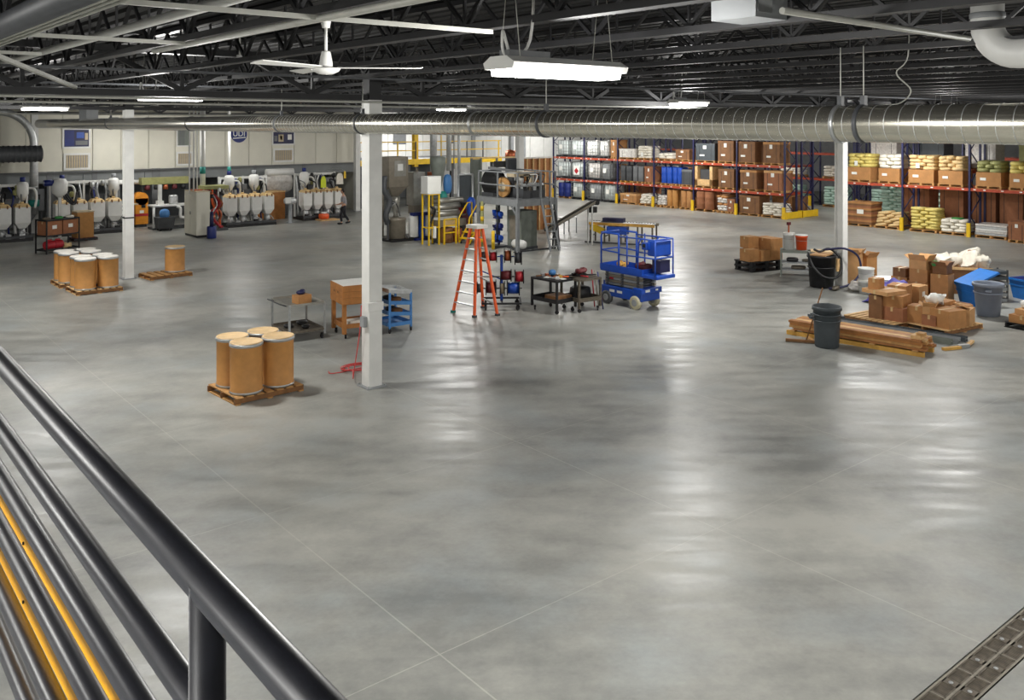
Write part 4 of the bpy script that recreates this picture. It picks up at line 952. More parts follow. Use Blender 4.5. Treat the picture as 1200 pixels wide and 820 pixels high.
for y in (.35, .05): boxp(t, 'decal', 'paper', (-LW / 2 - .004, y, .40), (.006, .2, .07))
boxp(t, 'decal', 'paper', (-.18, -.832, .53), (.18, .006, .07)); boxp(t, 'decal', 'paper', (.2, -.832, .53), (.1, .006, .05)); boxp(t, 'warning_decal', 'red', (-.308, .45, .74), (.006, .16, .06))
bev(MB().box((0, .0, .96), (LW, LL + .12, .06)), 'platform_deck', 'blue')
for s in (-1, 1): boxp(t, 'toe_board', 'blue', (s * LW / 2, .0, 1.06), (.025, LL + .1, .16)); boxp(t, 'toe_board', 'blue', (0, s * (LL / 2 + .05), 1.06), (LW, .025, .16))
bev(MB().box((.0, -LL / 2 - .28, .97), (LW - .02, .6, .10)), 'extension_deck', 'blue')
zt = 2.04
def loop_(pts, nm='guardrail', r=.022): MB().tube(pts, r, 8).obj(nm, 'blue', t)
yb, yf = LL / 2 + .03, -LL / 2 - .5
for s in (-1, 1):
    x = s * (LW / 2 - .02)
    loop_([(x, yb, .99), (x, yb, zt - .1), (x, yb - .04, zt - .03), (x, yb - .12, zt), (x, .1, zt)], r=.026); loop_([(x, .12, zt - .06), (x, yf, zt - .04)]); loop_([(x, yb, 1.53), (x, .1, 1.51)]); loop_([(x, .1, 1.47), (x, yf, 1.49)])
    for y in (.1, -.22): loop_([(x, y, .99), (x, y, zt)], 'rail_post', .028 if y > 0 else .022)
    loop_([(x, -.62, .99), (x, -.66, zt - .2), (x, -.74, zt - .06)], 'rail_post'); loop_([(x, yf, .99), (x, yf, zt - .04)], 'rail_post')
for z in (zt - .04, 1.49): loop_([(-LW / 2 + .02, yf, z), (LW / 2 - .02, yf, z)])
for z in (zt, 1.53): loop_([(-LW / 2 + .02, yb, z), (LW / 2 - .02, yb, z)])
bev(MB().box((.05, yf + .22, 1.74), (.62, .34, .42)), 'control_box', 'blue', .03); bev(MB().box((-.30, yf + .40, 1.80), (.16, .2, .2)), 'control_panel', 'blue', .02)
boxp(t, 'control_screen', 'screen', (-.385, yf + .40, 1.82), (.006, .1, .1)); boxp(t, 'battery_tray', 'navy', (.1, yf + .2, 1.24), (.4, .3, .34))
lump('yellow_gear', 'small tan gear bag on the deck of the blue scissor lift', 'bag', (18.8, 17.98, .99), (.3, .26, .16), 'wood_yellow')
lump('red_toolbox', 'dark red tool roll on the deck of the blue scissor lift', 'tool', (18.95, 17.3, .99), (.34, .5, .2), 'maroon')

# ================================================================ RIGHT-HAND CLUTTER
# black plastic pallets with cartons
br = -.19; bc = (26.98, 19.12)
def rot_(c, dx, dy, a): return (c[0] + dx * math.cos(a) - dy * math.sin(a), c[1] + dx * math.sin(a) + dy * math.cos(a))
for k in range(2):
    t = thing('plastic_pallet', ['lower of the two black plastic pallets under the cartons by the column', 'upper of the two black plastic pallets under the cartons by the column'][k], 'pallet', bc + (.18 * k,), br)
    boxp(t, 'deck', 'black', (0, 0, .155), (1.46, .9, .04)); boxp(t, 'base', 'black', (0, 0, .015), (1.44, .88, .03))
    for sx in (-1, 0, 1):
        for sy in (-1, 1): boxp(t, 'block', 'black', (sx * .62, sy * .36, .083), (.16, .14, .106))
BX = [(-.52, -.1, 0, .44, .5, .42, 'left carton on the black plastic pallets, set low at the front'), (-.08, -.26, 0, .42, .36, .38, 'front carton on the black plastic pallets with a slim neighbour'), (-.24, .2, .42, .48, .44, .40, 'upper rear carton on the black plastic pallets'), (-.1, .26, 0, .44, .36, .42, 'rear carton on the black plastic pallets, under the upper one')]
for k in range(4): BX.append((.24 + .145 * k, -.02, 0, .14, .8, .76, ['tall slim carton on the black pallets, nearest to the front carton', 'tall slim carton on the black pallets, second from the front carton', 'tall slim carton on the black pallets, third from the front carton', 'tall slim carton on the black pallets, at the far end'][k]))
for dx, dy, z, a, b, h, lb in BX: carton(lb, rot_(bc, dx, dy, br) + (.36 + z,), (a, b, h), br, 'card')
# work bench
bb = (27.2, 17.28); ba = -.98
t = thing('work_bench', 'low grey steel bench frame between the black pallets and the black bin', 'bench', bb, ba); Lb = 1.8
boxp(t, 'top_rail', 'grey_green', (0, .3, .82), (Lb, .05, .06)); boxp(t, 'top_rail', 'grey_green', (0, -.3, .82), (Lb, .05, .06)); boxp(t, 'top_board', 'bag_tan', (.5, 0, .86), (.8, .6, .03)); boxp(t, 'top_board', 'grey_green', (-.45, 0, .86), (.9, .66, .03))
for sx in (-1, 1):
    for sy in (-1, 1): boxp(t, 'leg', 'grey_green', (sx * (Lb / 2 - .03), sy * .3, .42), (.06, .06, .84))
for z in (.2, .45): boxp(t, 'shelf', 'grey_paint', (0, 0, z), (Lb - .1, .6, .03))
for k, (x, y, z, d, m_, lb) in enumerate(((-.5, -.05, .465, (.4, .3, .14), 'black', 'dark part on the middle shelf of the grey bench'), (.1, 0, .465, (.6, .2, .1), 'iron', 'grey casting on the middle shelf of the grey bench'), (-.3, -.05, .215, (.5, .3, .12), 'iron', 'grey casting on the lowest shelf of the grey bench'), (.45, -.05, .215, (.4, .3, .12), 'black', 'dark part on the lowest shelf of the grey bench'))):
    lump('metal_part', lb, 'part', rot_(bb, x, y, ba) + (z,), d, m_, ba, .5)
def bucket(lb, loc, r=.15, h=.36, m='plastic_white', lid=True, band=None):
    t = thing('plastic_bucket', lb, 'bucket', loc)
    MB().lathe([(r * .86, 0), (r * .98, h * .86), (r * 1.04, h * .86), (r * 1.05, h * .96), (r * 1.0, h)] if lid else [(r * .86, 0), (r, h), (r * 1.04, h), (r * 1.04, h - .03), (r * .97, h - .03), (r * .96, h - .005), (r * .84, .02), (0, .02)], n=20).obj('body', m, t)
    if lid: MB().lathe([(r * 1.06, h * .97), (r * 1.06, h * 1.02), (r * .95, h * 1.03), (0, h * 1.02)], n=20).obj('lid', 'plastic_white' if m != 'plastic_white' else 'lid_white', t)
    MB().tube([(r * 1.03 * math.cos(a), r * 1.03 * math.sin(a), h * .8 - .1 * math.sin(abs(a - PI * 1.25) < 0 or 1)) for a in [PI * .75 + i * PI / 10 for i in range(11)]], .006, 5).obj('handle', 'steel', t)
    if band: MB().lathe([(r * .93, h * .3), (r * .98, h * .66)], n=20).obj('label_band', band, t)
    return t
bucket('orange plastic bucket with a white lid on the grey bench', rot_(bb, -.2, .02, ba) + (.876,), .2, .5, 'orange_bucket')
t = bucket('white plastic canister with a tall pump on the grey bench, left of the orange bucket', rot_(bb, -.62, .02, ba) + (.876,), .19, .56, 'plastic_white')
MB().tube([(0, 0, .56), (0, 0, .86)], .03, 8).obj('pump_stem', 'copper', t); boxp(t, 'pump_head', 'maroon', (0, 0, .88), (.14, .08, .1))
# black bin with hoses
bn = (25.65, 15.8)
t = thing('waste_bin', 'large black bin draped with thick hoses in front of the right column', 'bin', bn)
MB().lathe([(.33, 0), (.36, .02), (.42, .95), (.45, .95), (.45, 1.02), (.41, 1.02), (.40, .9), (.33, .08), (0, .08)], n=24).obj('body', 'black', t); MB().lathe([(.4, .62), (.425, .62), (.425, .66), (.4, .66)], n=24).obj('rib', 'black', t)
boxp(t, 'wood_block', 'wood_pale', (.25, -.42, .72), (.12, .06, .4))
tag(MB().box((0, 0, .02), (.7, .5, .04), .2).obj('carton_sheet', 'card_light', None, bn + (1.02,)), 'flat cardboard sheet lying across the mouth of the black bin', 'cardboard')
def hose(lb, pts, r, m): o = Vector(pts[0]); return tag(MB().tube(smooth_path([Vector(p) - o for p in pts], 6), r, 8).obj('thick_hose', m, None, o), lb, 'hose')
x0, y0 = bn
hose('black corrugated hose looping across the front of the black bin', [(x0 - .35, y0 + .25, 1.10), (x0 - .52, y0 + .0, .75), (x0 - .42, y0 - .30, .42), (x0 - .05, y0 - .52, .36), (x0 + .30, y0 - .50, .55), (x0 + .38, y0 - .40, .95), (x0 + .28, y0 - .12, 1.2), (x0, y0 + .05, 1.12), (x0 - .25, y0 + .1, 1.2)], .04, 'black')
hose('dark blue hose looping down beside the right column', [(x0 + .1, y0 - .05, 1.18), (x0 + .35, y0 - .60, 1.25), (x0 + .80, y0 - .80, .98), (x0 + .86, y0 - .84, .5), (x0 + .5, y0 - .76, .16), (x0 + .05, y0 - .58, .045), (x0 - .3, y0 - .45, .045)], .035, 'navy')
lump('gripper_parts', 'small brown metal parts lying at the foot of the black bin', 'part', (x0 - .2, y0 - .62, 0), (.5, .2, .14), 'iron', .3)
for k, (px, py, d, rz, lb) in enumerate(((1000, 331, (.5, .5, .95), .3, 'tall open brown carton behind the right column'), (1014, 329, (.55, .5, .8), -.1, 'open brown carton with ragged flaps right of the column'))):
    carton(lb, G(px, py) + (0,), d, rz, 'card_light' if k == 0 else 'card', open_=True)
# white buckets, rolls and lids by the tarp
for k, (px, py, z, lb) in enumerate(((1015, 343, 0, 'white bucket standing left of the tub, lowest of the stacked pair'), (1015, 343, .37, 'white bucket stacked on top of another white bucket'), (1024, 345, 0, 'white bucket standing between the stacked pair and the tub'))):
    bucket(lb, G(px, py) + (z,), .24 if k < 2 else .2, .40, 'plastic_white', k != 1)
bucket('wide white tub with a bluish rim beside the blue tarp', G(1040, 345) + (0,), .38, .5, 'tote_white', True, 'plastic_white')
t = thing('plastic_roll', 'white film roll lying on the floor left of the white buckets', 'roll', G(1001, 338) + (.12,), .5); MB().lathe([(.12, -.25), (.12, .25)], axis='X', n=18).obj('film_body', 'film', t); MB().lathe([(.04, -.3), (.04, .3)], axis='X', n=12).obj('core_tube', 'card', t)
lump('film_heap', 'crumpled clear film on the floor by the white roll', 'film', G(1004, 341) + (0,), (.5, .4, .2), 'film')
# trash can
t = thing('trash_can', 'dark grey round trash can standing in front of the lumber pile', 'bin', (18.88, 11.49))
MB().lathe([(.255, 0), (.27, .02), (.29, .45), (.31, .86), (.335, .86), (.335, .93), (.315, .95), (.30, .93), (.27, .1), (0, .08)], n=32).obj('body', 'can_grey', t)
for z, r in ((.60, .305), (.74, .312)): MB().lathe([(r - .01, z), (r + .012, z + .005), (r + .012, z + .03), (r - .01, z + .035)], n=32).obj('rib', 'can_grey', t)
for a in (2.5, -.65): MB().box((.36, 0, .68), (.10, .12, .05)).obj('handle', 'can_grey', t, (0, 0, 0), a)
MB().lathe([(0, .72), (.285, .72)], n=24).obj('liner', 'paper', t)
# push broom
bx0, by0 = G(945, 402)
t = thing('push_broom', 'long-handled wooden push broom leaning against the dark trash can', 'broom', (bx0, by0))
tx, ty = at(964, 21.3)
MB().tube([(0, 0, .07), (tx - bx0, ty - by0, 1.28)], .017, 8).obj('handle', 'wood_dark', t)
MB().bar((-.25, .40, .05), (.2, -.34, .05), .09, .05).obj('broom_head', 'wood_dark', t); MB().bar((-.25, .40, .012), (.2, -.34, .012), .08, .024).obj('bristles', 'iron', t)
MB().bar((.1, -.15, .03), (.45, .25, .03), .07, .05).obj('cross_brace', 'wood', t)
# lumber pile
lr = math.atan2(-3.2, .42); lc = ((19.17 + 19.56) / 2 + .40, (12.76 + 9.54) / 2 + .08)
t = thing('lumber_stack', 'long stack of brown planks on a yellow timber skid behind the trash can', 'lumber', lc, lr + PI)
for y in (-.3, .3): boxp(t, 'skid_runner', 'wood_yellow', (0, y, .05), (3.25, .09, .1))
for x in (-1.45, -.5, .5, 1.45): boxp(t, 'skid_slat', 'wood', (x, 0, .115), (.12, .8, .03))
for i in range(4):
    for j in range(4):
        dx = random.uniform(-.1, .1); boxp(t, 'plank', ('ply', 'wood', 'crate_wood', 'wood_pale')[(i * 3 + j) % 4 if i == 3 else (i + j) % 3], (dx - .05, (j - 1.5) * .175, .13 + .058 * (i + .5)), (3.1, .168, .052))
boxp(t, 'block', 'wood_pale', (-1.42, .05, .40), (.22, .4, .08)); boxp(t, 'block', 'wood', (-1.5, .12, .47), (.16, .2, .06))
for k, (o_, m_, L_, lb) in enumerate(((.32, 'grey_green', 3.3, 'grey-green steel channel on the floor nearest the lumber stack'), (.58, 'lattice_grey', 3.6, 'pale steel channel in the middle of the three behind the lumber'), (.82, 'can_grey', 3.9, 'dark steel channel nearest the carton pallets'))):
    t = thing('steel_channel', lb, 'channel', (20.75 + o_, 11.35 + .1 * k, 0), lr + PI + .02)
    boxp(t, 'web', m_, (0, 0, .06), (L_, .16, .012))
    for s in (-1, 1): boxp(t, 'flange', m_, (0, s * .08, .06), (L_, .012, .12))
tx, ty = G(1128, 408); t = thing('hand_clamp', 'yellow-handled tool lying on the floor beyond the end of the lumber stack', 'tool', (tx, ty), -.35)
boxp(t, 'handle', 'wood_yellow', (-.32, .0, .03), (.5, .10, .06)); boxp(t, 'joint', 'steel', (.05, .02, .04), (.3, .09, .08)); MB().bar((.18, .04, .04), (.62, .3, .05), .08, .05).obj('jaw_arm', 'wood_pale', t)

# carton pallets on the right
pa = (22.32, 12.0); pallet('pale wooden pallet with a bare slatted left half beside the steel channels', pa, 1.5, 1.15, -.1 + PI / 2, 'wood_pale', 9)
t = pa
S = [(.1, -.40, .135, .62, .60, .34, 'wide carton at the bottom of the front stack on the half-bare pallet', .0, 'card_red'), (.12, -.36, .475, .56, .5, .30, 'carton on top of the front stack, half-bare pallet', .15, 'card'), (-.1, -.0, .135, .45, .35, .60, 'upright carton left of the front stack on the half-bare pallet', .05, 'card_dark'),
     (.0, -.08, .775, .75, .8, .10, 'flat pale cardboard sheet bridging the stack tops', -.2, 'card_light'), (-.05, .12, .875, .32, .3, .27, 'small carton sitting on the flat cardboard sheet', .1, 'card'), (.36, -.1, .135, .4, .4, .62, 'rear carton of the half-bare pallet beneath the sheet', .0, 'card')]
for dx, dy, z, a, b, h, lb, rz, m_ in S: carton(lb, rot_(pa, dx, dy, -.1) + (z,), (a, b, h), rz, m_)
pb = (22.9, 10.72); pallet('wooden pallet with carton heap at the front of the right-hand clutter', pb, 1.6, 1.32, -.12, 'wood_pale', 8)
S = [(-.42, .32, .135, .42, .46, .42, 'squarish carton at the left of the front pallet heap', .1, 'card', 0), (-.40, -.05, .135, .5, .36, .26, 'low carton under the white clump on the front pallet', 0, 'card_red', 0), (-.3, -.38, .135, .62, .55, .44, 'slumped carton at the near corner of the front pallet', -.25, 'card', 0),
     (.30, -.36, .135, .56, .52, .40, 'flat-topped carton at the right end of the front pallet', .2, 'card_light', 0), (.3, .2, .135, .6, .5, .5, 'back carton of the front pallet heap', 0, 'card', 0), (.62, -.1, .135, .3, .6, .42, 'narrow carton at the far right of the front pallet', .05, 'card', 0), (-.4, .06, .395, .4, .3, .2, 'small open carton on the low carton of the front pallet', .4, 'card_light', 1)]
for dx, dy, z, a, b, h, lb, rz, m_, op in S: carton(lb, rot_(pb, dx, dy, -.12) + (z,), (a, b, h), rz, m_, open_=bool(op))
o = MB().box((0, 0, 0), (.5, .36, .02)).obj('card_flap', 'card_light', None, rot_(pb, .24, -.42, -.12) + (.60,)); o.rotation_euler = (.3, .2, .3); tag(o, 'loose pale cardboard flap on the flat-topped carton', 'cardboard')
lump('paper_clump', 'crumpled white paper on the front pallet heap', 'paper', rot_(pb, -.05, .12, -.12) + (.56,), (.5, .4, .22), 'paper')
pc = (24.4, 11.9); pallet('dark slatted pallet behind the front carton heap', pc, 1.3, 1.5, -.1 + PI / 2, 'wood_dark', 7)
for k, (dx, dy, z, a, b, h, lb, m_, op) in enumerate(((-.5, .4, .135, .55, .5, .62, 'carton at the left end of the dark slatted pallet', 'card', 0), (.15, .3, .135, .5, .4, .55, 'carton with a pale label on the dark slatted pallet', 'card_light', 0), (.35, -.3, .135, .5, .4, .2, 'flat carton piece on the dark slatted pallet', 'card_dark', 0))):
    carton(lb, rot_(pc, dx, dy, -.1) + (z,), (a, b, h), random.uniform(-.2, .2), m_, open_=bool(op), tag_=(k == 1))
for k in range(3): pallet(['lowest of the thin broken pallets leaning in the clutter', 'middle of the thin broken pallets in the clutter', 'topmost of the thin broken pallets in the clutter'][k], (23.9 + .1 * k, 11.05 + .05 * k, .0 + .14 * k), .95, .9, .3 - .2 * k, 'wood_dark', 5)
# tall carton tower
ptw = (26.0, 12.72); TW = [(0, 0, 0, .62, .55, .58, 'lowest carton of the tall tower behind the blue tarp', 'card', 0), (.02, 0, .58, .58, .52, .36, 'middle carton of the tall tower behind the blue tarp', 'card', 0), (.0, .02, .94, .52, .5, .26, 'open top carton of the tall tower with upright flaps', 'card_light', 1), (.02, -.58, 0, .5, .48, .86, 'narrow standing carton pressed against the tall tower', 'card', 0), (.06, -.56, .86, .4, .4, .22, 'small carton perched on the narrow standing carton', 'card_dark', 1), (.1, .62, .0, .5, .5, .62, 'brown carton left of the tall tower, half hidden', 'card', 0), (.1, .64, .62, .42, .4, .26, 'carton on the half-hidden carton left of the tower', 'card_dark', 0)]
for dx, dy, z, a, b, h, lb, m_, op in TW: carton(lb, (ptw[0] + dx, ptw[1] + dy, z), (a, b, h), random.uniform(-.1, .1), m_, open_=bool(op))
lump('green_scrap', 'small green and white scraps on the narrow standing carton', 'scrap', (ptw[0] - .1, ptw[1] - .42, 1.06), (.2, .16, .16), 'green')
# blue tarp
bm_ = bmesh.new(); n = 18; vs = []
tx, ty = 25.0, 13.0; rr = random.Random(4)
for i in range(n + 1):
    for j in range(n + 1):
        u, v = i / n * 2 - 1, j / n * 2 - 1; d = math.sqrt(u * u + v * v)
        z = max(.0, .62 * (1 - d * d * .8)) + .05 * math.sin(9 * u + 3 * v) * (1 - .5 * d) + .04 * math.sin(13 * v - 5 * u) + .03
        vs.append((u * .62, v * .72, max(z, .012)))
q = MB(); q.add(vs, [(i * (n + 1) + j, (i + 1) * (n + 1) + j, (i + 1) * (n + 1) + j + 1, i * (n + 1) + j + 1) for i in range(n) for j in range(n)], True)
o = q.obj('blue_tarp', 'purple', None, (tx, ty, 0)); o.modifiers.new('thickness', 'SOLIDIFY').thickness = .01
tag(o, 'crumpled blue-purple tarp heaped between the white tub and the carton tower', 'tarp')
t = thing('white_lining', 'white crumpled sheet showing at the edge of the blue tarp', 'sheet', (24.7, 12.75, .5)); MB().pillow((0, 0, .08), (.5, .2, .12), .6, p=.9).pillow((.1, .1, .1), (.3, .14, .1), -.5, p=.9).obj('cloth', 'tote_white', t)
# wide low crate with white plastic
wc = (28.3, 12.75); t = thing('wide_crate', 'wide low brown crate heaped with white plastic behind the blue bin', 'crate', wc, -.9)
for s in (-1, 1): boxp(t, 'side_panel', 'card_dark', (0, s * .55, .40), (1.7, .03, .8)); boxp(t, 'end_panel', 'card_dark', (s * .85, 0, .40), (.03, 1.1, .8))
boxp(t, 'rim_board', 'wood_pale', (0, -.57, .78), (1.75, .05, .07)); boxp(t, 'bottom', 'card_dark', (0, 0, .05), (1.68, 1.08, .04)); boxp(t, 'filling', 'card', (0, 0, .66), (1.64, 1.04, .1))
for k, (dx, dy, d, lb) in enumerate(((-.3, 0, (1.0, .8, .36), 'white plastic sheet heaped on the wide crate, left lump'), (.35, .05, (.8, .7, .46), 'white plastic sheet heaped on the wide crate, middle lump'), (.65, -.2, (.7, .6, .3), 'white plastic sheet hanging over the right end of the wide crate'))):
    lump('plastic_sheet', lb, 'plastic', rot_(wc, dx, dy, -.9) + (.71,), d, 'bag_white', .4 * k, .85)
lump('brown_scrap', 'brown scrap on the white plastic of the wide crate', 'scrap', rot_(wc, .4, 0, -.9) + (1.13,), (.3, .2, .12), 'card_red')
t = thing('grey_machine_part', 'dark grey stacked grille parts behind the round grey bin', 'part', (27.5, 11.35, 0), -.6)
for k in range(6): boxp(t, 'grille_plate', 'lattice_grey' if k < 4 else 'can_grey', (0, 0, .06 + .16 * k), (.62, .5, .09))
for sx in (-1, 1):
    for sy in (-1, 1): boxp(t, 'corner_post', 'dark_grey', (sx * .29, sy * .23, .48), (.04, .04, .92))
# bins
def tub(lb, loc, rz, tilt, m):
    t = thing('plastic_tote', lb, 'bin', loc, rz); o = MB(); w = .02
    o.frustum((0, 0, 0), (.66, .5), (.82, .68), .56); o.obj('body', m, t); boxp(t, 'rim', m, (0, 0, .57), (.90, .76, .05)); boxp(t, 'shaded_mouth', 'blue_dark', (0, 0, .598), (.78, .64, .006)); boxp(t, 'rib', m, (0, 0, .40), (.80, .67, .04))  # dark sheet over the solid mouth, shade of the inside as colour
    return t
tub('bright blue plastic tote standing behind the round grey bin', (26.55, 11.42), -.5, 0, 'blue_bin')
o = MB().box((0, 0, 0), (.95, .8, .05)).obj('tote_lid', 'blue_bin', None, (26.5, 11.40, .79)); o.rotation_euler = (.0, -.38, -.5); tag(o, 'tilted blue lid resting on the blue tote', 'lid')
tub('bright blue plastic tote cut by the right picture edge', (28.75, 10.85), -.4, 0, 'blue_bin')
t = thing('round_bin', 'round bluish-grey bin with a thick rim right of the blue tote', 'bin', (25.33, 10.58))
MB().lathe([(.27, 0), (.29, .02), (.36, .80), (.40, .80), (.40, .88), (.37, .89), (.35, .86), (.29, .1), (0, .08)], n=30).obj('body', 'grey_bin', t); MB().lathe([(.33, .60), (.362, .61), (.365, .64), (.34, .65)], n=30).obj('rib', 'grey_bin', t)
for a in (.4, PI + .4): MB().box((.40, 0, .72), (.09, .14, .05)).obj('handle', 'grey_bin', t, (0, 0, 0), a)
# flat carton pallet at the right edge
pf = (24.85, 8.95); t = thing('dark_pallet', 'dark pallet carrying flattened cartons at the right picture edge', 'pallet', pf, -.15); pallet_parts(t, 1.5, 1.35, 'black', 0, 6, 'black')
for k, (dx, dy, z, d, m_, lb) in enumerate(((-.3, .3, .135, (.7, .62, .2), 'card', 'flattened carton bale at the left of the dark edge pallet'), (-.3, -.36, .135, (.75, .64, .22), 'card', 'flattened carton bale at the front of the dark edge pallet'), (.35, .3, .135, (.6, .6, .3), 'card', 'flattened carton bale at the back of the dark edge pallet'), (.38, -.35, .135, (.6, .6, .26), 'card_red', 'reddish carton bale at the right of the dark edge pallet'), (-.2, .2, .335, (.7, .6, .14), 'card_light', 'upper thin bale on the dark edge pallet'))):
    carton(lb, rot_(pf, dx, dy, -.15) + (z,), d, -.15 + random.uniform(-.08, .08), m_)
tag(MB().pillow((0, 0, .1), (.4, .3, .2), p=.5).obj('white_packet', 'paper', None, (24.75, 9.35, .475)), 'white packet on top of the flattened cartons at the right edge', 'packet')
tag(MB().box((0, 0, .03), (.8, .5, .06), .3).obj('dark_sheet', 'can_grey', None, (25.3, 8.8, .44)), 'dark flat sheet on the flattened cartons at the right edge', 'sheet')

# ================================================================ MACHINES ALONG THE LEFT WALL
def hopper_line(lb, x0, Y, L, n, D=1.3, orange=False, receivers=(0, 1), seed=1):
    rr = random.Random(seed); t = thing('hopper_station', lb, 'machine', (x0, Y))
    boxp(t, 'skid', 'black', (L / 2, D / 2, .07), (L, D, .14)); boxp(t, 'skid_rail', 'dark_grey', (L / 2, .04, .2), (L, .06, .1))
    for k in range(3):
        x = .05 + k * (L - .1) / 2; boxp(t, 'frame_post', 'white_paint', (x, D - .1, 1.3), (.09, .09, 2.4))
    boxp(t, 'header', 'white_paint', (L / 2, D - .1, 2.42), (L, .1, .12)); boxp(t, 'back_panel', 'mid_grey', (L / 2, D - .02, 1.15), (L * .9, .04, 1.3))
    w = L / n * .8; hb = MB(); hb.frustum((0, 0, .55), (w * .45, .4), (w, .62), .25); hb.box((0, 0, 1.15), (w, .62, .7)); hm = hb.mesh('hopper', 'plastic_white')
    lm = MB().frustum((0, 0, 1.5), (w * 1.02, .64), (w * .7, .4), .14).lathe([(.08, 1.64), (.08, 1.72)], n=10).mesh('hopper_lid', 'bag_tan')
    pm = MB().lathe([(.13, .14), (.15, .2), (.15, .4), (.1, .55)], n=12).mesh('outlet_pot', 'galv'); cl = MB().box((0, 0, 0), (.05, .06, .14)).mesh('clamp', 'wood_dark')
    for i in range(n):
        x = (i + .5) * L / n; h = link('hopper', hm, t, (x, .45, 0)); link('outlet_pot', pm, t, (x, .4, 0))
        l = link('hopper_lid', lm, t, (x, .45, 0))
        for s in (-.25, .25): link('clamp', cl, l, (s * w, -.33, 1.52))
        MB().tube(smooth_path([(0, .45, 1.7), (0, .55, 2.0), (rr.uniform(-.3, .3), .9, 2.1), (rr.uniform(-.3, .3), D - .15, 1.5)]), .035, 7).obj('hose', 'black' if i % 2 else 'mid_grey', t, (x, 0, 0))
        MB().tube([(0, .2, .25), (rr.uniform(.1, .3), .1, .3), (rr.uniform(-.2, .2), .1, .5)], .03, 6).obj('valve_pipe', 'steel', t, (x, 0, 0))
    for k in receivers:
        x = (k + .5) * L / n + .1
        rcv = MB().lathe([(.08, 1.75), (.25, 2.05), (.25, 2.45), (.2, 2.56), (.06, 2.6)], n=16).obj('receiver', 'plastic_white', t, (x, .8, 0)); MB().lathe([(.11, 2.6), (.11, 2.8)], n=12).obj('motor', 'blue_dark' if k == receivers[0] else 'grey_paint', rcv)
        MB().tube(smooth_path([(.2, 0, 2.3), (.45, -.1, 2.25), (.55, -.1, 1.9), (.5, 0, 1.4)]), .05, 8).obj('hose', 'white_paint', rcv)
    for k in range(10):
        x = rr.uniform(.1, L - .1); MB().tube(smooth_path([(x, D - .35, .2), (x + rr.uniform(-.15, .15), D - .4, 1.0), (x + rr.uniform(-.25, .25), D - .3, 1.9), (x, D - .1, 2.4)], 4), rr.uniform(.025, .06), 7).obj('pipe', rr.choice(('steel', 'plastic_white', 'black', 'galv', 'mid_grey', 'blue_dark')), t)
    for k in range(5): MB().lathe([(.05, 0), (.1, .04), (.1, .2), (.05, .26)], n=10).obj('valve_body', rr.choice(('galv', 'black', 'olive', 'steel')), t, (rr.uniform(.1, L - .1), D - .45, rr.uniform(1.7, 2.3)))
    for k in range(4):
        x = rr.uniform(.2, L - .2); boxp(t, 'control_box', rr.choice(('grey_paint', 'mid_grey', 'plastic_white')), (x, D - .2, rr.uniform(1.2, 2.0)), (.25, .18, .32))
    for k in range(3): boxp(t, 'gear_motor', rr.choice(('black', 'steel', 'galv')), (rr.uniform(.2, L - .2), .12, .24), (.22, .2, .2))
    return t
hopper_line('white hopper station at the far left edge, under the dark ribbed duct', 6.3, 44.2, 2.3, 3, seed=2, receivers=(2,))
t2 = hopper_line('white hopper station with a blue motor behind the low shelf cart', onY(64, 44.9), 44.9, onY(146, 44.9) - onY(64, 44.9), 4, seed=3, receivers=(0, 3))
hopper_line('white hopper station on a black skid right of the tall pale cabinet', onY(266, 43.4), 43.4, onY(324, 43.4) - onY(266, 43.4), 4, seed=5, receivers=(0, 2))
hopper_line('white hopper station with a yellow vest hung above it near the person', onY(356, 44), 44.0, onY(405, 44) - onY(356, 44), 4, seed=8, receivers=(0,))
xa, xb = onY(88, 47), onY(178, 47)
t = thing('overhead_tube', 'long white tube slung under the grey soffit left of the slim column', 'duct', (xa, 47, 0)); MB().tube([(0, 0, 2.33), (xb - xa, 0, 2.23)], .12, 14).obj('tube_body', 'plastic_white', t)
for k in (.1, .5, .9): boxp(t, 'strap_hanger', 'dark_grey', (k * (xb - xa), 0, 2.5), (.03, .03, .5))
t = thing('white_receiver', 'bulky white dust collector with a blue motor behind the low shelf cart', 'machine', at(70, 40.0) + (0,))
MB().lathe([(.1, 1.9), (.3, 2.1), (.34, 2.5), (.25, 2.72), (0, 2.76)], n=16).obj('vessel', 'plastic_white', t); MB().lathe([(.14, -.3), (.14, .1)], axis='X', n=12).obj('motor', 'blue_dark', t, (-.35, 0, 2.56)); boxp(t, 'stand', 'white_paint', (0, 0, .95), (.12, .12, 1.9))
for k in range(3): MB().tube(smooth_path([(.1 * k, 0, 2.2), (.3 + .1 * k, -.2, 1.7), (.6, -.2, 1.6 + .1 * k), (.7, 0, 2.1)]), .035, 7).obj('hose', 'black', t)
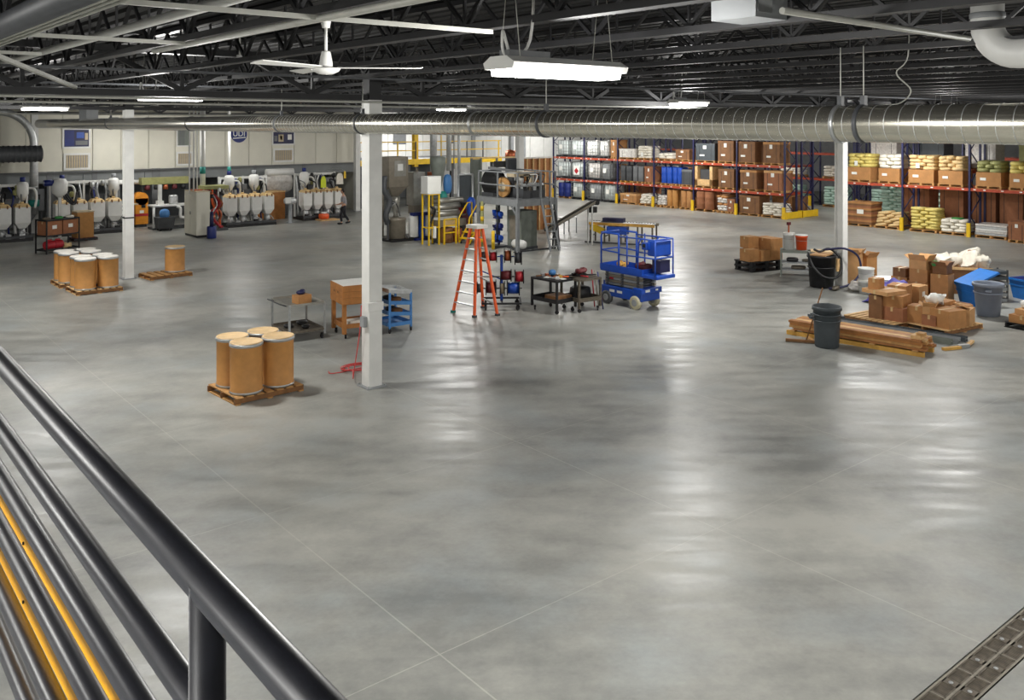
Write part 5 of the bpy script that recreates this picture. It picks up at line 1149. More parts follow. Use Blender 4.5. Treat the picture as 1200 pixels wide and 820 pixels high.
# low shelf cart
sc = (8.62, 39.75); t = thing('shelf_cart', 'low black shelf cart with brown boxes behind the left drum pallets', 'cart', sc, .42)
for z in (.12, .52 + .18, 1.32): q = MB(); tray(q, 1.5, .7, z, .05); q.obj('shelf', 'black', t)
for sx in (-1, 1):
    for sy in (-1, 1): boxp(t, 'post', 'black', (sx * .73, sy * .33, .68), (.045, .045, 1.36))
for k, (x, lb) in enumerate(((-.36, 'brown box on the upper shelf of the low black cart, left one'), (.36, 'brown box on the upper shelf of the low black cart, right one'))): carton(lb, rot_(sc, x, 0, .42) + (.71,), (.66, .6, .58), .42, 'card_red', tag_=True)
for k, (x, lb) in enumerate(((-.45, 'red canister on the bottom shelf of the low black cart, left one'), (-.08, 'red canister on the bottom shelf of the low black cart, right one'))):
    t = thing('red_canister', lb, 'canister', rot_(sc, x, -.1, .42) + (.13,), .42); MB().lathe([(.16, -.18), (.17, -.15), (.17, .15), (.16, .18)], axis='X', n=16).obj('body', 'red', t, (0, 0, .2)); boxp(t, 'handle', 'red', (0, 0, .4), (.2, .04, .05))
lump('cable_bundle', 'pale cable bundle on the bottom shelf of the low black cart', 'cable', rot_(sc, .3, -.1, .42) + (.13,), (.4, .3, .16), 'bag_tan')
for k, (x, m_, lb) in enumerate(((-.5, 'iron', 'small grey fitting on top of the low black cart, left end'), (.05, 'green', 'green strap lying on top of the low black cart'), (.55, 'bag_white', 'pale cloth on top of the low black cart, right end'))): lump('small_part', lb, 'part', rot_(sc, x, 0, .42) + (1.33,), (.34, .3, .12), m_)
# brown box on a dark pallet behind the cart
bp_ = G(97, 281); t = thing('dark_pallet', 'dark red pallet under the tall brown box behind the shelf cart', 'pallet', bp_, .1); pallet_parts(t, 1.0, .9, 'maroon', 0, 5, 'black')
carton('tall brown box with a pale lid on the dark red pallet behind the shelf cart', bp_ + (.135,), (.70, .70, 1.12), .1, 'fibre', tape=False)
tag(MB().box((0, 0, .025), (.74, .74, .05), .1).obj('box_lid', 'tan', None, bp_ + (1.255,)), 'pale lid board on the tall brown box behind the shelf cart', 'lid')
# orange machine and light panels
om = (onY(164, 46.8), 46.8); t = thing('orange_machine', 'orange machine cabinet with a red stripe right of the slim column', 'machine', om)
boxp(t, 'cabinet', 'orange_machine', (0, 0, .8), (.62, .6, 1.3)); boxp(t, 'stripe', 'red', (0, -.01, .62), (.64, .61, .12)); MB().lathe([(.33, -.3), (.33, .3)], axis='Y', n=20).obj('hood', 'orange_machine', t, (0, 0, 1.42)); boxp(t, 'dial_plate', 'black', (.08, -.305, 1.05), (.2, .02, .16)); boxp(t, 'stand', 'dark_grey', (0, 0, .08), (.5, .5, .16))
boxp(t, 'paper_sheet', 'paper', (0, -.31, .78), (.2, .01, .14))
lm_ = (onY(141, 46), 46); t = thing('barred_rack', 'slanted white-slatted rack left of the slim column', 'rack', lm_)
for k in range(4): MB().bar((-.2 + .12 * k, 0, .5), (.1 + .12 * k, 0, 1.1), .06).obj('slat', 'plastic_white', t)
for s in (-1, 1): boxp(t, 'leg', 'black', (s * .35, .1, .6), (.05, .05, 1.2))
boxp(t, 'top', 'tan', (0, .1, 1.22), (1.6, .6, .05)); boxp(t, 'shelf', 'dark_grey', (0, .1, .35), (.8, .5, .04))
# white work table with machine
tb = (onY(199, 45.2), 45.2); t = thing('work_table', 'white work table with pipe legs left of the tall pale cabinet', 'table', tb)
boxp(t, 'table_top', 'plastic_white', (0, 0, 1.16), (1.9, .9, .07))
MB().tube([(-.9, -.4, 1.1), (-.9, -.4, .1)], .06, 8).obj('leg', 'plastic_white', t); MB().tube(smooth_path([(.2, -.45, 1.12), (.35, -.5, 1.0), (.36, -.5, .62), (.5, -.5, .55), (1.1, -.5, .55)]), .075, 8).obj('pipe_leg', 'plastic_white', t); MB().tube([(.9, .4, 1.1), (.9, .4, .1)], .06, 8).obj('leg', 'plastic_white', t)
boxp(t, 'base_rail', 'dark_grey', (0, 0, .06), (1.9, .8, .08))
t = thing('bench_press', 'small white machine with a column standing on the white work table', 'machine', (tb[0] - .2, tb[1] - .05, 1.195)); boxp(t, 'column', 'plastic_white', (-.3, 0, .5), (.16, .16, 1.0)); boxp(t, 'base', 'plastic_white', (-.3, 0, .1), (.3, .3, .2)); MB().lathe([(.2, 0), (.22, .1), (.22, .4), (.18, .46)], n=14).obj('pot', 'galv', t, (.35, 0, 0))
t = thing('dark_cart', 'dark tub with a blue bag under the white work table', 'bin', (tb[0] - .5, tb[1] - .75, 0)); MB().frustum((0, 0, .1), (.7, .5), (.85, .65), .55).obj('tub', 'dark_grey', t); MB().pillow((0, 0, .8), (.5, .4, .5), p=.8).obj('blue_bag', 'blue_cart', t); casters(t, (-.25, .25), (-.2, .2), .12)
t = thing('olive_chute', 'long olive and red material chute above the white work table', 'machine', (tb[0] + .2, 46.6, 0)); boxp(t, 'chute', 'olive', (0, 0, 2.3), (2.4, .5, .34)); boxp(t, 'stand', 'dark_grey', (1.1, 0, 1.07), (.1, .1, 2.14)); boxp(t, 'stand', 'dark_grey', (-1.1, 0, 1.07), (.1, .1, 2.14))
for k in range(5): MB().lathe([(.12, 0), (.14, .1), (.1, .25)], n=10).obj('spout', ('maroon', 'black', 'copper')[k % 3], t, (-.9 + .45 * k, -.15, 1.86))
# tall pale cabinet
cb = (14.86, 41.30); t = thing('tall_cabinet', 'tall pale electrical cabinet with white riser pipes on top', 'cabinet', cb, .03)
boxp(t, 'body', 'cream_panel', (0, 0, 1.09), (.62, 1.42, 1.98)); boxp(t, 'plinth', 'black', (0, 0, .05), (.6, 1.4, .1)); boxp(t, 'top_cap', 'tan', (0, 0, 2.09), (.66, 1.46, .03))
for s in (-.36, .36): d_ = boxp(t, 'door', 'cream_panel', (-.318, s, 1.09), (.018, .69, 1.9)); boxp(d_, 'handle', 'dark_grey', (-.014, -.3 if s > 0 else .3, 0), (.012, .03, .14))
boxp(t, 'side_panel', 'cream_panel', (0, -.716, 1.09), (.56, .014, 1.9)); boxp(t, 'pipe_gland', 'copper', (0, .1, 2.13), (.4, .5, .06))
# red orange machine right of the cabinet
t = thing('pipe_manifold', 'tangled red and copper pipe manifold just right of the tall cabinet', 'machine', (16.35, 42.9)); rr = random.Random(11)
boxp(t, 'base', 'dark_grey', (.0, .2, .05), (1.0, 1.0, .1))
for k in range(9): MB().tube(smooth_path([(rr.uniform(-.4, .4), rr.uniform(-.1, .5), .1), (rr.uniform(-.4, .4), rr.uniform(-.1, .5), .7), (rr.uniform(-.4, .4), rr.uniform(-.1, .5), 1.3), (rr.uniform(-.4, .4), rr.uniform(0, .6), 2.0)]), rr.uniform(.03, .06), 7).obj('pipe', ('copper', 'red', 'steel', 'maroon', 'orange')[k % 5], t)
for k in range(6): MB().lathe([(.07, 0), (.09, .04), (.09, .16), (.05, .2)], n=10).obj('valve', ('black', 'copper', 'galv')[k % 3], t, (rr.uniform(-.4, .4), rr.uniform(-.15, .2), rr.uniform(.5, 1.9)))
boxp(t, 'top_tray', 'olive', (0, .3, 2.1), (1.2, .9, .16)); boxp(t, 'frame_post', 'dark_grey', (-.45, .6, 1.0), (.08, .08, 2.0)); boxp(t, 'frame_post', 'dark_grey', (.45, .6, 1.0), (.08, .08, 2.0))
t = thing('blue_drum', 'small blue drum on the floor at the right side of the tall cabinet', 'drum', G(248, 279)); MB().lathe([(.2, 0), (.21, .03), (.21, .5), (.19, .54), (0, .54)], n=16).obj('body', 'blue_dark', t); MB().lathe([(.1, .54), (.08, 1.2)], n=10).obj('pump', 'navy', t)
t = thing('brown_bin', 'orange-brown bulk box behind the hopper station with a white film roll', 'box', (onY(318, 46.2), 46.2), .1); boxp(t, 'body', 'crate_wood', (0, 0, .75), (1.1, 1.0, 1.5)); boxp(t, 'rim', 'wood_pale', (0, 0, 1.5), (1.14, 1.04, .06))
t = thing('film_hopper', 'film-wrapped white bulk bag hanging behind the hopper stations', 'bag', (onY(325, 47.2), 47.2)); MB().pillow((0, 0, 1.9), (1.8, .9, 1.2), p=.6).obj('bag', 'film', t); boxp(t, 'stand', 'mid_grey', (0, .3, .7), (1.6, .2, 1.4)); MB().lathe([(.2, -.8), (.2, .8)], axis='X', n=14).obj('white_roll', 'plastic_white', t, (0, -.3, 2.5))
kx = G(340, 261); t = thing('pedestal_unit', 'short grey pedestal unit with a round head on the open floor', 'machine', kx); MB().lathe([(.2, 0), (.2, .04), (.1, .06), (.1, .95), (.12, 1.0)], n=14).obj('pedestal', 'grey_paint', t); MB().pillow((0, 0, 1.15), (.7, .4, .36), p=.6).obj('head', 'galv', t); boxp(t, 'screen', 'plastic_white', (-.2, -.2, 1.2), (.3, .05, .3))
for k, (px, m_, lb, z) in enumerate(((379, 'lime', 'yellow-green safety vest hanging above the hoppers near the person', 1.75), (398, 'bag_white', 'white sheet hanging at the right end of the hopper station', 1.9), (404, 'yellow', 'narrow yellow sign hanging right of the white sheet', 2.2))):
    x = onY(px, 43.8); t = thing('hanging_cloth', lb, 'cloth', (x, 43.8, z)); q = MB(); w = (.3, .42, .12)[k]; h = (.6, .6, .4)[k]
    q.prism([(-w / 2, 0), (w / 2, 0), (w / 2 * .9, h * .7), (w / 4, h), (-w / 4, h), (-w / 2 * .9, h * .7)], -.03, .03, axis='Y'); q.obj('cloth', m_, t); MB().tube([(0, 0, h), (0, .3, h + .08), (0, 1.5, h + .08)], .012, 6).obj('hook', 'steel', t)
fb = G(382, 258); t = thing('floor_board', 'tan board on the floor in front of the vest hopper station', 'board', fb); boxp(t, 'board', 'wood_pale', (.1, 0, .03), (1.1, .7, .06))
t = thing('orange_bundle', 'orange tool case with white top on the tan floor board', 'case', (fb[0] - .1, fb[1] + .05, .06)); MB().pillow((0, 0, .16), (.55, .36, .3), p=.5).obj('case', 'orange', t); MB().pillow((0, 0, .34), (.3, .2, .12), p=.6).obj('top_packet', 'plastic_white', t)
for k, (xx, yy) in enumerate(((9.2, 46.75), (12.6, 46.7), (18.9, 46.9), (24.4, 46.6))):
    t = thing('wall_control_panel', ['grey control panel under the soffit near the curved pipe', 'grey control panel under the soffit left of the slim column', 'grey control panel under the soffit behind the film bag', 'grey control panel under the soffit behind the person'][k], 'panel', (xx, yy)); boxp(t, 'enclosure', 'mid_grey', (0, .1, 1.6), (.7, .25, 1.0)); boxp(t, 'leg', 'dark_grey', (-.25, .1, .55), (.08, .08, 1.1)); boxp(t, 'leg', 'dark_grey', (.25, .1, .55), (.08, .08, 1.1)); boxp(t, 'screen', 'screen', (0, -.03, 1.75), (.35, .02, .25))

# ================================================================ FILLING LINE AND PLATFORM
fl = (20.75, 33.6)
t = thing('filling_machine', 'tall silver filling machine on a black skid right of the near white column', 'machine', fl)
boxp(t, 'skid', 'black', (1.0, .7, .06), (2.3, 1.5, .12))
MB().lathe([(.36, .12), (.40, .14), (.40, .9), (.42, .92), (.42, 1.02), (.38, 1.04), (0, 1.04)], n=22).obj('collecting_drum', 'tan_metal', t, (.35, .35, 0))
boxp(t, 'cabinet', 'tan_metal', (.55, .9, 3.05), (1.0, .8, 1.35)); d_ = boxp(t, 'cabinet_door', 'stainless', (.62, .49, 3.2), (.6, .02, .7)); boxp(d_, 'data_plate', 'plastic_white', (.0, -.015, .05), (.28, .012, .3))
MB().frustum((.55, .9, 1.95), (.3, .3), (1.0, .8), .45).obj('cone', 'tan_metal', t); MB().lathe([(.12, 1.0), (.1, 1.2), (.2, 1.7), (.2, 1.95)], n=14).obj('spout', 'stainless', t, (.45, .6, 0))
boxp(t, 'side_cabinet', 'stainless', (1.62, .75, 2.25), (.62, .6, 1.5)); boxp(t, 'side_cabinet_base', 'tan_metal', (1.62, .75, 1.3), (.5, .5, .4))
for sx in (.12, 1.98): boxp(t, 'frame_post', 'tan_metal', (sx, 1.2, 1.6), (.1, .1, 3.1))
MB().tube(smooth_path([(-.3, .3, 2.9), (-.35, .25, 2.3), (-.1, .2, 1.8), (-.3, .2, 1.2), (-.15, .3, .8)]), .13, 10).obj('flex_hose', 'dark_grey', t)
boxp(t, 'riser_post', 'plastic_white', (-.55, .5, 2.2), (.22, .22, 1.8)); boxp(t, 'mast', 'dark_grey', (-.2, .2, 1.2), (.07, .07, 2.2))
for k in range(4): MB().tube(smooth_path([(.0, .3, 1.5 + .1 * k), (.2, .2, 1.7), (.4, .3, 1.4), (.55, .4, 1.1)]), .025, 6).obj('cable', 'black' if k % 2 else 'steel', t)
boxp(t, 'pipe_elbow', 'copper', (2.25, .3, 2.75), (.36, .36, .5))
t = thing('blue_stand', 'blue steel stand with two white tanks right of the collecting drum', 'machine', (fl[0] + 1.45, fl[1] + .05))
boxp(t, 'column', 'blue', (0, 0, .6), (.26, .24, 1.2)); boxp(t, 'cross_beam', 'blue_dark', (0, 0, 1.16), (1.0, .3, .14))
for s in (-.38, .38): MB().lathe([(.2, .14), (.22, .18), (.22, 1.05), (.18, 1.1)], n=14).obj('tank', 'plastic_white', t, (s, .05, 0))
boxp(t, 'foot', 'blue_dark', (0, 0, .05), (.9, .5, .1))
# white box in yellow frame
yf = (21.32, 31.72); t = thing('yellow_stand', 'yellow square-tube stand carrying a white control box', 'stand', yf)
for x in (0, .52):
    for y in (0, .5): boxp(t, 'post', 'yellow', (x, y, 1.1), (.06, .06, 2.2))
for z in (.75, 2.18): boxp(t, 'rail', 'yellow', (.26, 0, z), (.5, .05, .05)); boxp(t, 'rail', 'yellow', (0, .25, z), (.05, .5, .05)); boxp(t, 'rail', 'yellow', (.52, .25, z), (.05, .5, .05))
boxp(t, 'shelf', 'plastic_white', (.26, .25, 2.22), (.66, .6, .05)); b_ = boxp(t, 'control_box', 'plastic_white', (.28, .25, 2.6), (.7, .5, .7)); boxp(b_, 'box_door', 'paper', (0, -.255, 0), (.6, .012, .6)); boxp(t, 'gauge', 'plastic_white', (.3, .02, .55), (.12, .1, .5))
MB().tube(smooth_path([(.1, .1, 2.1), (.2, .2, 1.7), (.35, .05, 1.5), (.3, .2, 1.1), (.1, .1, .8)]), .05, 8).obj('hose', 'black', t); MB().lathe([(.14, 1.3), (.14, 1.6)], n=12).obj('pump', 'iron', t, (.3, .3, 0))
# extruder line
exx = (22.05, 31.9); t = thing('extruder', 'low metal extruder with copper drums behind the yellow rails', 'machine', exx)
for k in range(3): MB().lathe([(.13, -.8), (.13, .8)], axis='X', n=14).obj('barrel', 'stainless', t, (.7, .3 + .1 * k, 1.25 + .28 * k))
boxp(t, 'bed', 'tan_metal', (.7, .4, .85), (1.5, .6, .3)); boxp(t, 'bed_panel', 'bag_tan', (.55, .09, .85), (.7, .02, .24)); MB().lathe([(.28, .0), (.3, .04), (.3, .6), (.26, .66)], n=16).obj('copper_drum', 'wood_dark', t, (.45, .2, 0)); MB().lathe([(.22, .0), (.24, .04), (.24, .55), (.2, .6)], n=16).obj('copper_drum', 'copper', t, (1.0, .2, 0))
for x in (.0, 1.4): boxp(t, 'leg', 'dark_grey', (x, .4, .35), (.1, .4, .7))
MB().lathe([(.05, 2.0), (.16, 2.4), (.36, 3.4), (.36, 3.7), (.3, 3.75)], n=18).obj('feed_cone', 'grey_green', t, (.55, 1.0, 0)); MB().lathe([(.16, 1.7), (.2, 2.0), (.1, 2.2)], n=12).obj('valve', 'teal', t, (.7, .8, 0)); MB().pillow((1.0, .9, 2.5), (.4, .3, .9), p=.7).obj('dust_sleeve', 'blue_cart', t)
for k in range(4): boxp(t, 'gear_box', ('maroon', 'black', 'iron', 'maroon')[k], (1.3 + .12 * k, .2 + .1 * (k % 2), 1.35 + .2 * (k % 2)), (.24, .24, .26))
t = thing('yellow_steps', 'small yellow step platform with handrails behind the orange ladder', 'steps', (22.72, 31.1), .1)
for k in range(3): boxp(t, 'tread', 'yellow', (.12 + .2 * k, 0, .25 + .25 * k), (.24, .66, .05))
for s in (-.33, .33):
    MB().tube([(0, s, .1), (0, s, 1.1), (.05, s, 1.2), (.5, s, 1.75), (.75, s, 1.75), (.75, s, 0)], .032, 8).obj('handrail', 'yellow', t); MB().bar((0, s, .05), (.6, s, .85), .05).obj('stringer', 'yellow', t)
casters(t, (.1, .7), (-.3, .3), .12)
t = thing('yellow_guard', 'low yellow guard rail in front of the extruder drums', 'guard', (22.0, 31.55))
for x in (0, .62): boxp(t, 'post', 'yellow', (x, 0, .55), (.06, .06, 1.1))
for z in (.5, 1.08, .8): boxp(t, 'rail', 'yellow', (.31, 0, z), (.62, .05, .05))
for k, (px, Z, h, lb) in enumerate(((545.5, 40.5, 2.9, 'tall pale doorway frame behind the extruder'),)):
    x, y = at(px, Z); t = thing('door_frame', lb, 'frame', (x, y)); 
    for s in (-.4, .4): MB().tube([(s, 0, 0), (s, 0, h)], .05, 8).obj('jamb', 'galv', t)
    MB().tube([(-.4, 0, h), (.4, 0, h)], .05, 8).obj('head', 'galv', t); boxp(t, 'dark_leaf', 'can_grey', (0, .05, h / 2), (.7, .03, h - .06)); boxp(t, 'red_leaf', 'maroon', (.0, .02, .75), (.4, .02, 1.2))
x, y = at(556, 39.5); t = thing('blue_pump', 'blue pump with a grey cylinder between the extruder and the platform', 'machine', (x, y)); MB().lathe([(.16, 0), (.16, .06), (.12, .1), (.12, 1.0), (.16, 1.04)], n=14).obj('cylinder', 'grey_paint', t); MB().lathe([(.14, 1.1), (.2, 1.3), (.2, 1.8), (.1, 1.95)], n=14).obj('blue_head', 'blue', t, (-.1, .1, 0)); boxp(t, 'gauge_box', 'plastic_white', (.05, -.13, 1.05), (.24, .1, .45))
# grey platform
pf_ = (22.95, 27.75); PX, PY, PZ = 2.05, 2.6, 2.12
t = thing('machine_platform', 'grey steel work platform with railing and ladder, crowded with machinery', 'platform', pf_)
boxp(t, 'deck_beam', 'lattice_grey', (PX / 2, 0, PZ - .14), (PX, .08, .28)); boxp(t, 'deck_beam', 'lattice_grey', (0, PY / 2, PZ - .14), (.08, PY, .28)); boxp(t, 'deck_beam', 'lattice_grey', (PX / 2, PY, PZ - .14), (PX, .08, .28)); boxp(t, 'deck_beam', 'lattice_grey', (PX, PY / 2, PZ - .14), (.08, PY, .28)); boxp(t, 'deck_plate', 'mid_grey', (PX / 2, PY / 2, PZ - .01), (PX, PY, .03))
for x in (0, PX):
    for y in (0, PY):
        boxp(t, 'leg', 'lattice_grey', (x, y, PZ / 2), (.13, .13, PZ)); boxp(t, 'foot_plate', 'dark_grey', (x, y, .012), (.26, .26, .024))
        MB().bar((x, y + (.45 if y == 0 else -.45), PZ - .2), (x, y + (.02 if y == 0 else -.02), PZ - .7), .06).obj('knee_brace', 'lattice_grey', t)
for z in (PZ + .55, PZ + 1.08):
    for a, b in (((0, 0), (0, PY)), ((0, 0), (1.2, 0)), ((1.75, 0), (PX, 0)), ((PX, 0), (PX, PY)), ((0, PY), (PX, PY))): MB().bar(a + (z,), b + (z,), .055).obj('handrail', 'lattice_grey', t)
for x, y in ((0, 0), (0, PY / 2), (0, PY), (PX / 2, PY), (PX, PY), (PX, PY / 2), (PX, 0), (1.2, 0), (1.75, 0)): boxp(t, 'rail_post', 'lattice_grey', (x, y, PZ + .55), (.055, .055, 1.1))
for s in (1.24, 1.71):
    MB().bar((s, -.62, 0), (s, -.02, PZ), .05, .09).obj('ladder_stringer', 'lattice_grey', t); MB().bar((s, -.02, PZ), (s, -.02, PZ + 1.1), .05).obj('grab_post', 'lattice_grey', t)
for k in range(7): f = (k + .6) / 7; boxp(t, 'ladder_tread', 'lattice_grey', (1.475, -.62 + .6 * f, PZ * f), (.46, .12, .035))
for y in (.0,): boxp(t, 'floor_tie', 'dark_grey', (PX / 2, y, .03), (PX, .06, .05))
def onp(dx, dy, z=0): return (pf_[0] + dx, pf_[1] + dy, z)
t = thing('granulator', 'dark machine with pale rollers on the deck of the grey platform', 'machine', onp(1.15, 1.0, PZ + .006)); boxp(t, 'bed', 'dark_grey', (0, 0, .2), (1.2, 1.4, .4))
for k in range(4): MB().lathe([(.11, -.55), (.11, .55)], axis='X', n=12).obj('roller', ('galv', 'iron_light', 'stainless', 'galv')[k], t, (0, -.55 + .36 * k, .5))
for k in range(5): boxp(t, 'bearing_block', ('black', 'iron', 'galv')[k % 3], (-.5 + .25 * k, -.68, .42), (.14, .1, .2))
for k in range(9): boxp(t, 'bracket', ('galv', 'lid_white', 'black', 'copper', 'tan', 'steel')[k % 6], (-.52 + .13 * k, -.45 + .12 * (k % 4), .66 + .07 * (k % 3)), (.1, .16, .18))
for k in range(3): MB().tube(smooth_path([(-.4 + .4 * k, -.6, .5), (-.3 + .4 * k, -.7, .75), (-.1 + .4 * k, -.5, .95), (.0 + .3 * k, .1, .9)]), .025, 6).obj('hose', ('black', 'plastic_white', 'dark_grey')[k], t)
boxp(t, 'upper_bridge', 'tan', (0, .2, .95), (1.1, .5, .2)); boxp(t, 'bridge_leg', 'dark_grey', (-.5, .2, .62), (.1, .3, .45)); boxp(t, 'bridge_leg', 'dark_grey', (.5, .2, .62), (.1, .3, .45))
t = thing('feed_disc', 'round tan winding disc at the left railing of the grey platform', 'reel', onp(.35, 1.35, PZ + .44)); MB().lathe([(.42, -.06), (.42, .06)], axis='X', n=24).obj('disc', 'wood', t); MB().lathe([(.2, -.08), (.2, .08)], axis='X', n=16).obj('core', 'tan', t); boxp(t, 'stand', 'dark_grey', (.12, 0, -.2), (.06, .3, .44))
t = thing('dark_guard', 'black rounded guard left of the winding disc on the platform', 'machine', onp(.5, 2.2, PZ + .006)); MB().lathe([(.55, -.25), (.55, .25)], axis='X', n=20).obj('guard_shell', 'black', t, (0, 0, .56)); boxp(t, 'base', 'dark_grey', (0, 0, .08), (.7, .8, .16))
t = thing('monitor_unit', 'dark framed screen unit above the platform machinery', 'monitor', onp(1.2, 1.9, PZ + .006)); boxp(t, 'stand', 'dark_grey', (0, 0, .55), (.1, .1, 1.1)); boxp(t, 'casing', 'dark_grey', (0, 0, 1.3), (.5, .16, .6)); boxp(t, 'screen', 'screen', (-.0, -.085, 1.32), (.42, .012, .48))
t = thing('infeed_belt', 'slanted grey infeed belt with yellow motor above the platform', 'conveyor', onp(.4, 2.1, PZ + .006)); MB().bar((-.1, .2, 1.2), (.9, -.4, 1.05), .4, .1).obj('belt', 'mid_grey', t); boxp(t, 'motor', 'yellow', (.75, -.1, 1.35), (.3, .24, .3)); boxp(t, 'drive_head', 'black', (.35, 0, 1.35), (.4, .3, .25)); boxp(t, 'leg', 'dark_grey', (.1, .1, .55), (.07, .07, 1.1)); boxp(t, 'leg', 'dark_grey', (.8, -.3, .5), (.07, .07, 1.0))
t = thing('pellet_tank', 'grey-brown square tank under the platform behind its front leg', 'tank', onp(.95, .85)); boxp(t, 'body', 'grey_green', (0, 0, .85), (.85, .9, 1.5)); boxp(t, 'door', 'tan_metal', (-.435, 0, .9), (.02, .6, 1.0)); boxp(t, 'frame', 'dark_grey', (0, 0, .06), (.9, .95, .12))
t = thing('vacuum_tank', 'white horizontal vacuum tank lying under the platform', 'tank', onp(.45, .45)); MB().lathe([(.05, -.38), (.16, -.32), (.19, -.2), (.19, .2), (.16, .32), (.05, .38)], axis='Y', n=16).obj('vessel', 'plastic_white', t, (0, 0, .26)); boxp(t, 'cradle', 'dark_grey', (0, 0, .04), (.3, .5, .08))
t = thing('blue_pump_stack', 'stack of dark blue pumps under the left side of the platform', 'machine', onp(.35, 1.75)); 
for k in range(3):
    MB().lathe([(.11, -.24), (.13, -.2), (.13, .2), (.11, .24)], axis='Y', n=14).obj('pump', 'blue_dark' if k % 2 else 'blue', t, (.02, 0, .4 + .5 * k)); boxp(t, 'pump_foot', 'blue_dark', (.02, 0, .24 + .5 * k), (.24, .36, .06)); boxp(t, 'junction_box', 'plastic_white' if k == 1 else 'blue', (-.12, .08, .52 + .5 * k), (.1, .14, .12))
MB().tube(smooth_path([(-.1, -.15, .3), (-.2, -.2, .8), (-.1, -.15, 1.2), (-.15, -.1, 1.7)]), .03, 7).obj('hose', 'black', t)
boxp(t, 'post', 'dark_grey', (.15, .1, .9), (.08, .08, 1.8)); boxp(t, 'base', 'dark_grey', (0, 0, .05), (.6, .6, .1))
for k, (dy, lb) in enumerate(((2.3, 'yellow-banded bollard post at the rear left leg of the platform'), (1.35, 'short yellow bollard in front of the blue pump stack'))):
    t = thing('bollard', lb, 'bollard', onp(-.05 - .15 * k, dy)); h = 1.9 if k == 0 else .75; MB().lathe([(.07, 0), (.07, h), (0, h + .03)], n=12).obj('post', 'olive' if k == 0 else 'yellow', t)
    for q_ in range(4 if k == 0 else 1): MB().lathe([(.074, .2), (.074, .4)], n=12).obj('band', 'yellow', t, (0, 0, .44 * q_))
t = thing('roller_rack', 'tangle of black and white hoses beside the platform ladder', 'hose', onp(1.9, -.25)); rr = random.Random(5)
for k in range(7): MB().tube(smooth_path([(rr.uniform(-.2, .2), rr.uniform(-.2, .2), .03), (rr.uniform(-.2, .2), rr.uniform(-.2, .2), .5), (rr.uniform(-.2, .2), rr.uniform(-.2, .2), 1.0), (rr.uniform(-.1, .1), .2, 1.6)]), .03, 6).obj('hose', ('black', 'plastic_white', 'dark_grey')[k % 3], t)
# partition and cage behind the platform
t = thing('stud_partition', 'tall brown plywood partition with pale vertical studs behind the platform', 'partition', (27.55, 33.0))
boxp(t, 'plywood_sheet', 'ply', (.9, .05, 1.75), (2.0, .05, 3.5))
for k in range(6): boxp(t, 'stud', 'wood_pale', (-.08 + .39 * k, -.02, 1.76), (.07, .08, 3.52))
boxp(t, 'top_plate', 'lid_white', (.9, 0, 3.55), (2.1, .12, .08))
t = thing('cage_frame', 'grey framed machine cage stretching behind the platform left of the partition', 'cage', (24.6, 33.1))
for x in (0, .55, 1.5, 2.85): boxp(t, 'post', 'grey_green', (x, 0, 1.8), (.08, .08, 3.6))
boxp(t, 'top_rail', 'bag_tan', (1.42, 0, 3.6), (2.95, .07, .06)); boxp(t, 'mid_rail', 'grey_green', (1.42, 0, 1.9), (2.9, .05, .05)); boxp(t, 'back_sheet', 'grey_green', (.27, .06, 1.8), (.5, .02, 3.5))
t = thing('brown_sacks', 'two brown rounded sacks on top of the partition edge', 'sack', (27.5, 33.4, 3.4))
boxp(t, 'board', 'wood_dark', (0, .1, -.02), (.9, .6, .04))
for s in (-.4, .4): boxp(t, 'support', 'grey_green', (s, .1, -1.72), (.06, .06, 3.36))
for s in (-.25, .25): MB().pillow((s, .1, .28), (.5, .5, .55), p=.8).obj('sack', 'copper', t)
# inclined conveyor and roller table
p0 = (24.5, 27.77, .75); p1 = at(694, 38.9) + (2.0 - .12,)
c0 = Vector(p0); c1 = Vector((27.12, 27.57, 1.80)); t = thing('incline_conveyor', 'slim dark conveyor rising from the platform ladder towards the racks', 'conveyor', (c0.x, c0.y)); d = c1 - Vector((c0.x, c0.y, 0)); s_ = Vector((0, 0, .75)); 
MB().bar(s_, d, .26, .06).obj('belt_frame', 'dark_grey', t); n_ = Vector((-(d.y), d.x, 0)).normalized() * .14
for sg in (-1, 1): MB().bar(s_ + n_ * sg + Vector((0, 0, .05)), d + n_ * sg + Vector((0, 0, .05)), .03, .1).obj('side_rail', 'iron_light', t)
for f in (.18, .9):
    p = s_.lerp(d, f)
    for sg in (-1, 1): MB().bar((p.x + n_.x * sg, p.y + n_.y * sg, 0), p + n_ * sg, .05).obj('leg', 'plastic_white' if f > .5 else 'grey_paint', t)
MB().lathe([(.1, -.2), (.1, .2)], axis='Y', n=12).obj('drum_roller', 'black', t, d)
boxp(t, 'drive_motor', 'black', (d.x - .1, d.y, d.z - .3), (.25, .25, .25))
ra0, ra1 = Vector(G(698, 284)), Vector(G(768, 288)); ctr = (ra0 + ra1) / 2; v_ = ra1 - ra0; an = math.atan2(v_.y, v_.x); Lr = v_.length + .3
ctr += Vector((.15, .25))
t = thing('roller_table', 'long roller conveyor table with yellow side rail behind the blue lift', 'conveyor', (ctr.x, ctr.y), an)
for s in (-1, 1): boxp(t, 'side_rail', 'wood_yellow' if s < 0 else 'iron_light', (0, s * .36, .84), (Lr, .05, .12))
rm = MB().lathe([(.035, -.33), (.035, .33)], axis='Y', n=8).mesh('roller', 'galv')
for k in range(int(Lr / .13)): link('roller', rm, t, (-Lr / 2 + .1 + k * .13, 0, .86))
for x in (-Lr / 2 + .1, -Lr / 4, 0, Lr / 4, Lr / 2 - .1):
    for s in (-1, 1): boxp(t, 'leg', 'iron', (x, s * .34, .4), (.06, .06, .8))
    boxp(t, 'cross_tie', 'dark_grey', (x, 0, .3), (.05, .66, .05))
